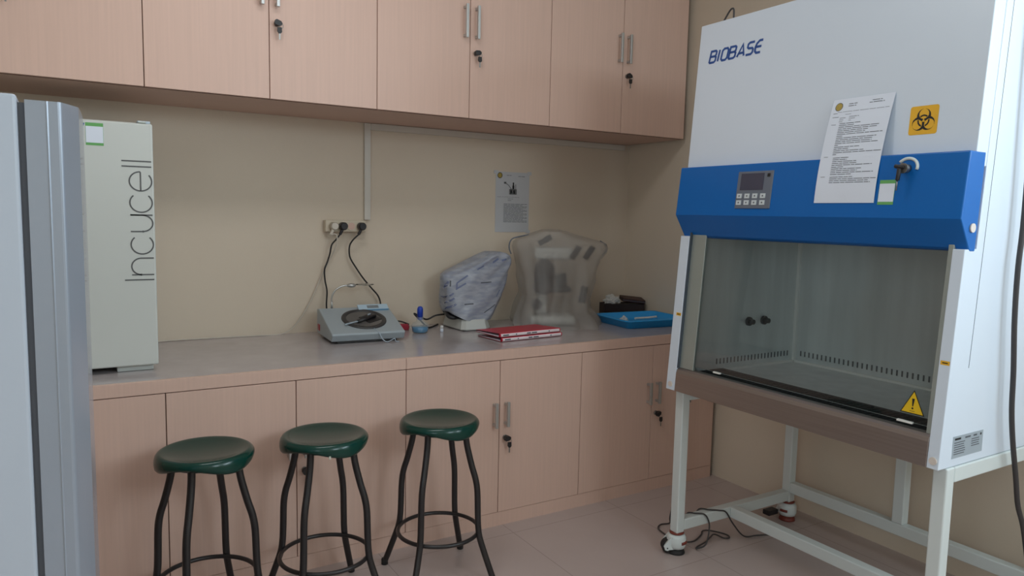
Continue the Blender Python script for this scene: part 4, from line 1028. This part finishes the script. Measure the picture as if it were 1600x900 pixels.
# red folders
FO = Vector((-1.258, -0.634, 0)); FA = math.radians(5.2)
FU = Vector((math.cos(FA), math.sin(FA), 0)); FV = Vector((-math.sin(FA), math.cos(FA), 0))
for k, lab in enumerate(('lower red plastic folder, its white-labelled spine facing out', 'upper red plastic folder lying on the other one')):
    z0 = H+0.0008+k*0.0212; du = -0.008*k; dv = 0.004*k
    t = thing('folder', lab, 'folder', FO+FU*0.185+FV*0.1+Vector((0, 0, z0)), 'red folders on the worktop')
    def fp3(u, v, z): p = FO+FU*(u+du)+FV*(v+dv); return (p.x, p.y, z0+z)
    sp = MB(); n = 8; L = 0.372
    prf = [(0.205, 0.0006), (0.008, 0.0006)]+[(0.008-0.008*math.sin(PI*i/n), 0.0102-0.0096*math.cos(PI*i/n)) for i in range(1, n)]+[(0.008, 0.0198), (0.205, 0.0075+0.004*k), (0.205, 0.0060+0.004*k), (0.010, 0.0182), (0.010, 0.0022), (0.205, 0.0022)]
    vs = [fp3(u, v, z) for u in (0, L) for v, z in prf]; m_ = len(prf)
    sp.add(vs, [(i, (i+1) % m_, (i+1) % m_+m_, i+m_) for i in range(m_)], 'folder', False)
    sp.build('cover', t)
    lb = MB()
    def strip(u0, u1, key, off):
        q = [(-off+0.008-0.008*math.sin(a), 0.0102-0.0096*math.cos(a)) for a in [PI*(0.24+0.52*i/5) for i in range(6)]]
        vs = [fp3(u, v, z) for u in (u0, u1) for v, z in q]
        lb.add(vs, [(i, i+1, i+1+6, i+6) for i in range(5)], key)
    strip(0.006, 0.366, 'label_white', 0.0005)
    for (a, b) in ((0.018, 0.052), (0.094, 0.100), (0.160, 0.184), (0.190, 0.222), (0.296, 0.303)):
        q = [(-0.001+0.008-0.008*math.sin(x), 0.0102-0.0096*math.cos(x)) for x in (PI*0.40, PI*0.60)]
        vs = [fp3(u, v, z) for u in (a, b) for v, z in q]; lb.add(vs, [(0, 1, 3, 2)], 'ink')
    lb.build('spine_label', t)
    pg = MB(); vs = [fp3(u, v, z) for u, v, z in ((0.004, 0.012, 0.0024), (0.368, 0.012, 0.0024), (0.368, 0.200, 0.0024), (0.004, 0.200, 0.0024), (0.004, 0.012, 0.0075), (0.368, 0.012, 0.0075), (0.368, 0.200, 0.0055), (0.004, 0.200, 0.0055))]
    pg.add(vs, [(0,3,2,1),(4,5,6,7),(0,1,5,4),(1,2,6,5),(2,3,7,6),(3,0,4,7)], 'paper'); pg.build('pages', t)

# blue tray in the corner
ty = thing('tray', 'sky blue plastic tray in the corner of the worktop', 'tray', (-0.217, -0.430, H), local=True)
ty.rotation_euler.z = math.radians(-5)
def rrect(hx, hy, r, n=6):
    P = []
    for (sx, sy, a0) in ((1, 1, 0), (-1, 1, 90), (-1, -1, 180), (1, -1, 270)): P += arc(sx*(hx-r), sy*(hy-r), r, r, a0, a0+90, n)
    return P
levels = [(0.190, 0.148, 0.0008), (0.203, 0.160, 0.040), (0.214, 0.171, 0.043), (0.215, 0.172, 0.040), (0.217, 0.174, 0.040), (0.217, 0.174, 0.046), (0.201, 0.158, 0.046), (0.199, 0.156, 0.043), (0.187, 0.145, 0.005)]
t_ = MB(); rings = [rrect(a, b, 0.03) for a, b, z in levels]; n = len(rings[0])
vs = [(p[0], p[1], levels[k][2]) for k in range(len(levels)) for p in rings[k]]
t_.add(vs, [(k*n+i, k*n+(i+1) % n, (k+1)*n+(i+1) % n, (k+1)*n+i) for k in range(len(levels)-1) for i in range(n)], 'tray', True)
t_.add(vs, [tuple(range(n-1, -1, -1)), tuple(range((len(levels)-1)*n, len(levels)*n))], 'tray')
t_.build('tray_body', ty)
tc_ = MB().tube([(-0.252, -0.415, H+0.030), (-0.17, -0.425, H+0.031), (-0.10, -0.428, H+0.033)], 0.0065, 'tissue', 8)  # thin white tube across the tray
tag(recentre(tc_.build('plastic_spatula')), 'thin white plastic strip lying across the blue tray', 'strip')
def crumple(name, label, cat, c, sx, sy, sz, seed, key='tissue'):
    bm = bmesh.new(); bmesh.ops.create_icosphere(bm, subdivisions=4, radius=1)
    for v in bm.verts:
        d = 1+0.45*noise.noise(v.co*1.7+Vector((seed, 0, 0)))+0.25*noise.noise(v.co*4+Vector((0, seed, 0)))
        p = v.co*d; v.co = Vector((p.x*sx, p.y*sy, max(p.z*sz, -sz*0.55)))
    mz = min(v.co.z for v in bm.verts)
    for v in bm.verts: v.co.z -= mz
    me = bpy.data.meshes.new(name); bm.to_mesh(me); bm.free(); me.materials.append(M[key])
    o = bpy.data.objects.new(name, me); COL.objects.link(o); o.location = c
    return tag(o, label, cat)
crumple('tissue', 'little white tissue lump inside the blue tray', 'tissue', (-0.300, -0.375, H+0.0055), 0.022, 0.016, 0.022, 1.0)

# black box behind the tray with paper and a case on top
bxo = thing('storage_box', 'low black box in the corner behind the blue tray', 'box', (-0.118, -0.135, H), local=True)
bxo.rotation_euler.z = math.radians(-22)
bb = MB(); bw, bd, bh = 0.125, 0.055, 0.080
bb.box((-bw, -bd, 0.0008), (bw, -bd+0.004, bh), 'darkbox').box((-bw, bd-0.004, 0.0008), (bw, bd, bh), 'darkbox').box((-bw, -bd, 0.0008), (-bw+0.004, bd, bh), 'darkbox').box((bw-0.004, -bd, 0.0008), (bw, bd, bh), 'darkbox').box((-bw, -bd, 0.0008), (bw, bd, 0.004), 'darkbox')
bb.build('box_body', bxo, bevel=0.0015)
MB().box((-bw+0.004, -bd+0.004, bh-0.014), (bw-0.004, bd-0.004, bh-0.006), 'black_plastic').build('contents', bxo)
crumple('tissue', 'crumpled white paper lying on the left of the black box', 'tissue', (-0.176, -0.112, H+0.0805), 0.046, 0.040, 0.030, 4.0)
wl = thing('case', 'dark brown case lying on the right of the black box', 'case', (-0.060, -0.160, H+0.0885), local=True)
wl.rotation_euler = (math.radians(8), math.radians(6), math.radians(-22))
MB().box((-0.072, -0.040, 0.002), (0.072, 0.045, 0.026), 'wallet').build('case_body', wl, bevel=0.006, segs=3)
MB().box((-0.072, -0.0415, 0.012), (0.072, -0.0395, 0.0145), 'key_metal').build('zip', wl)
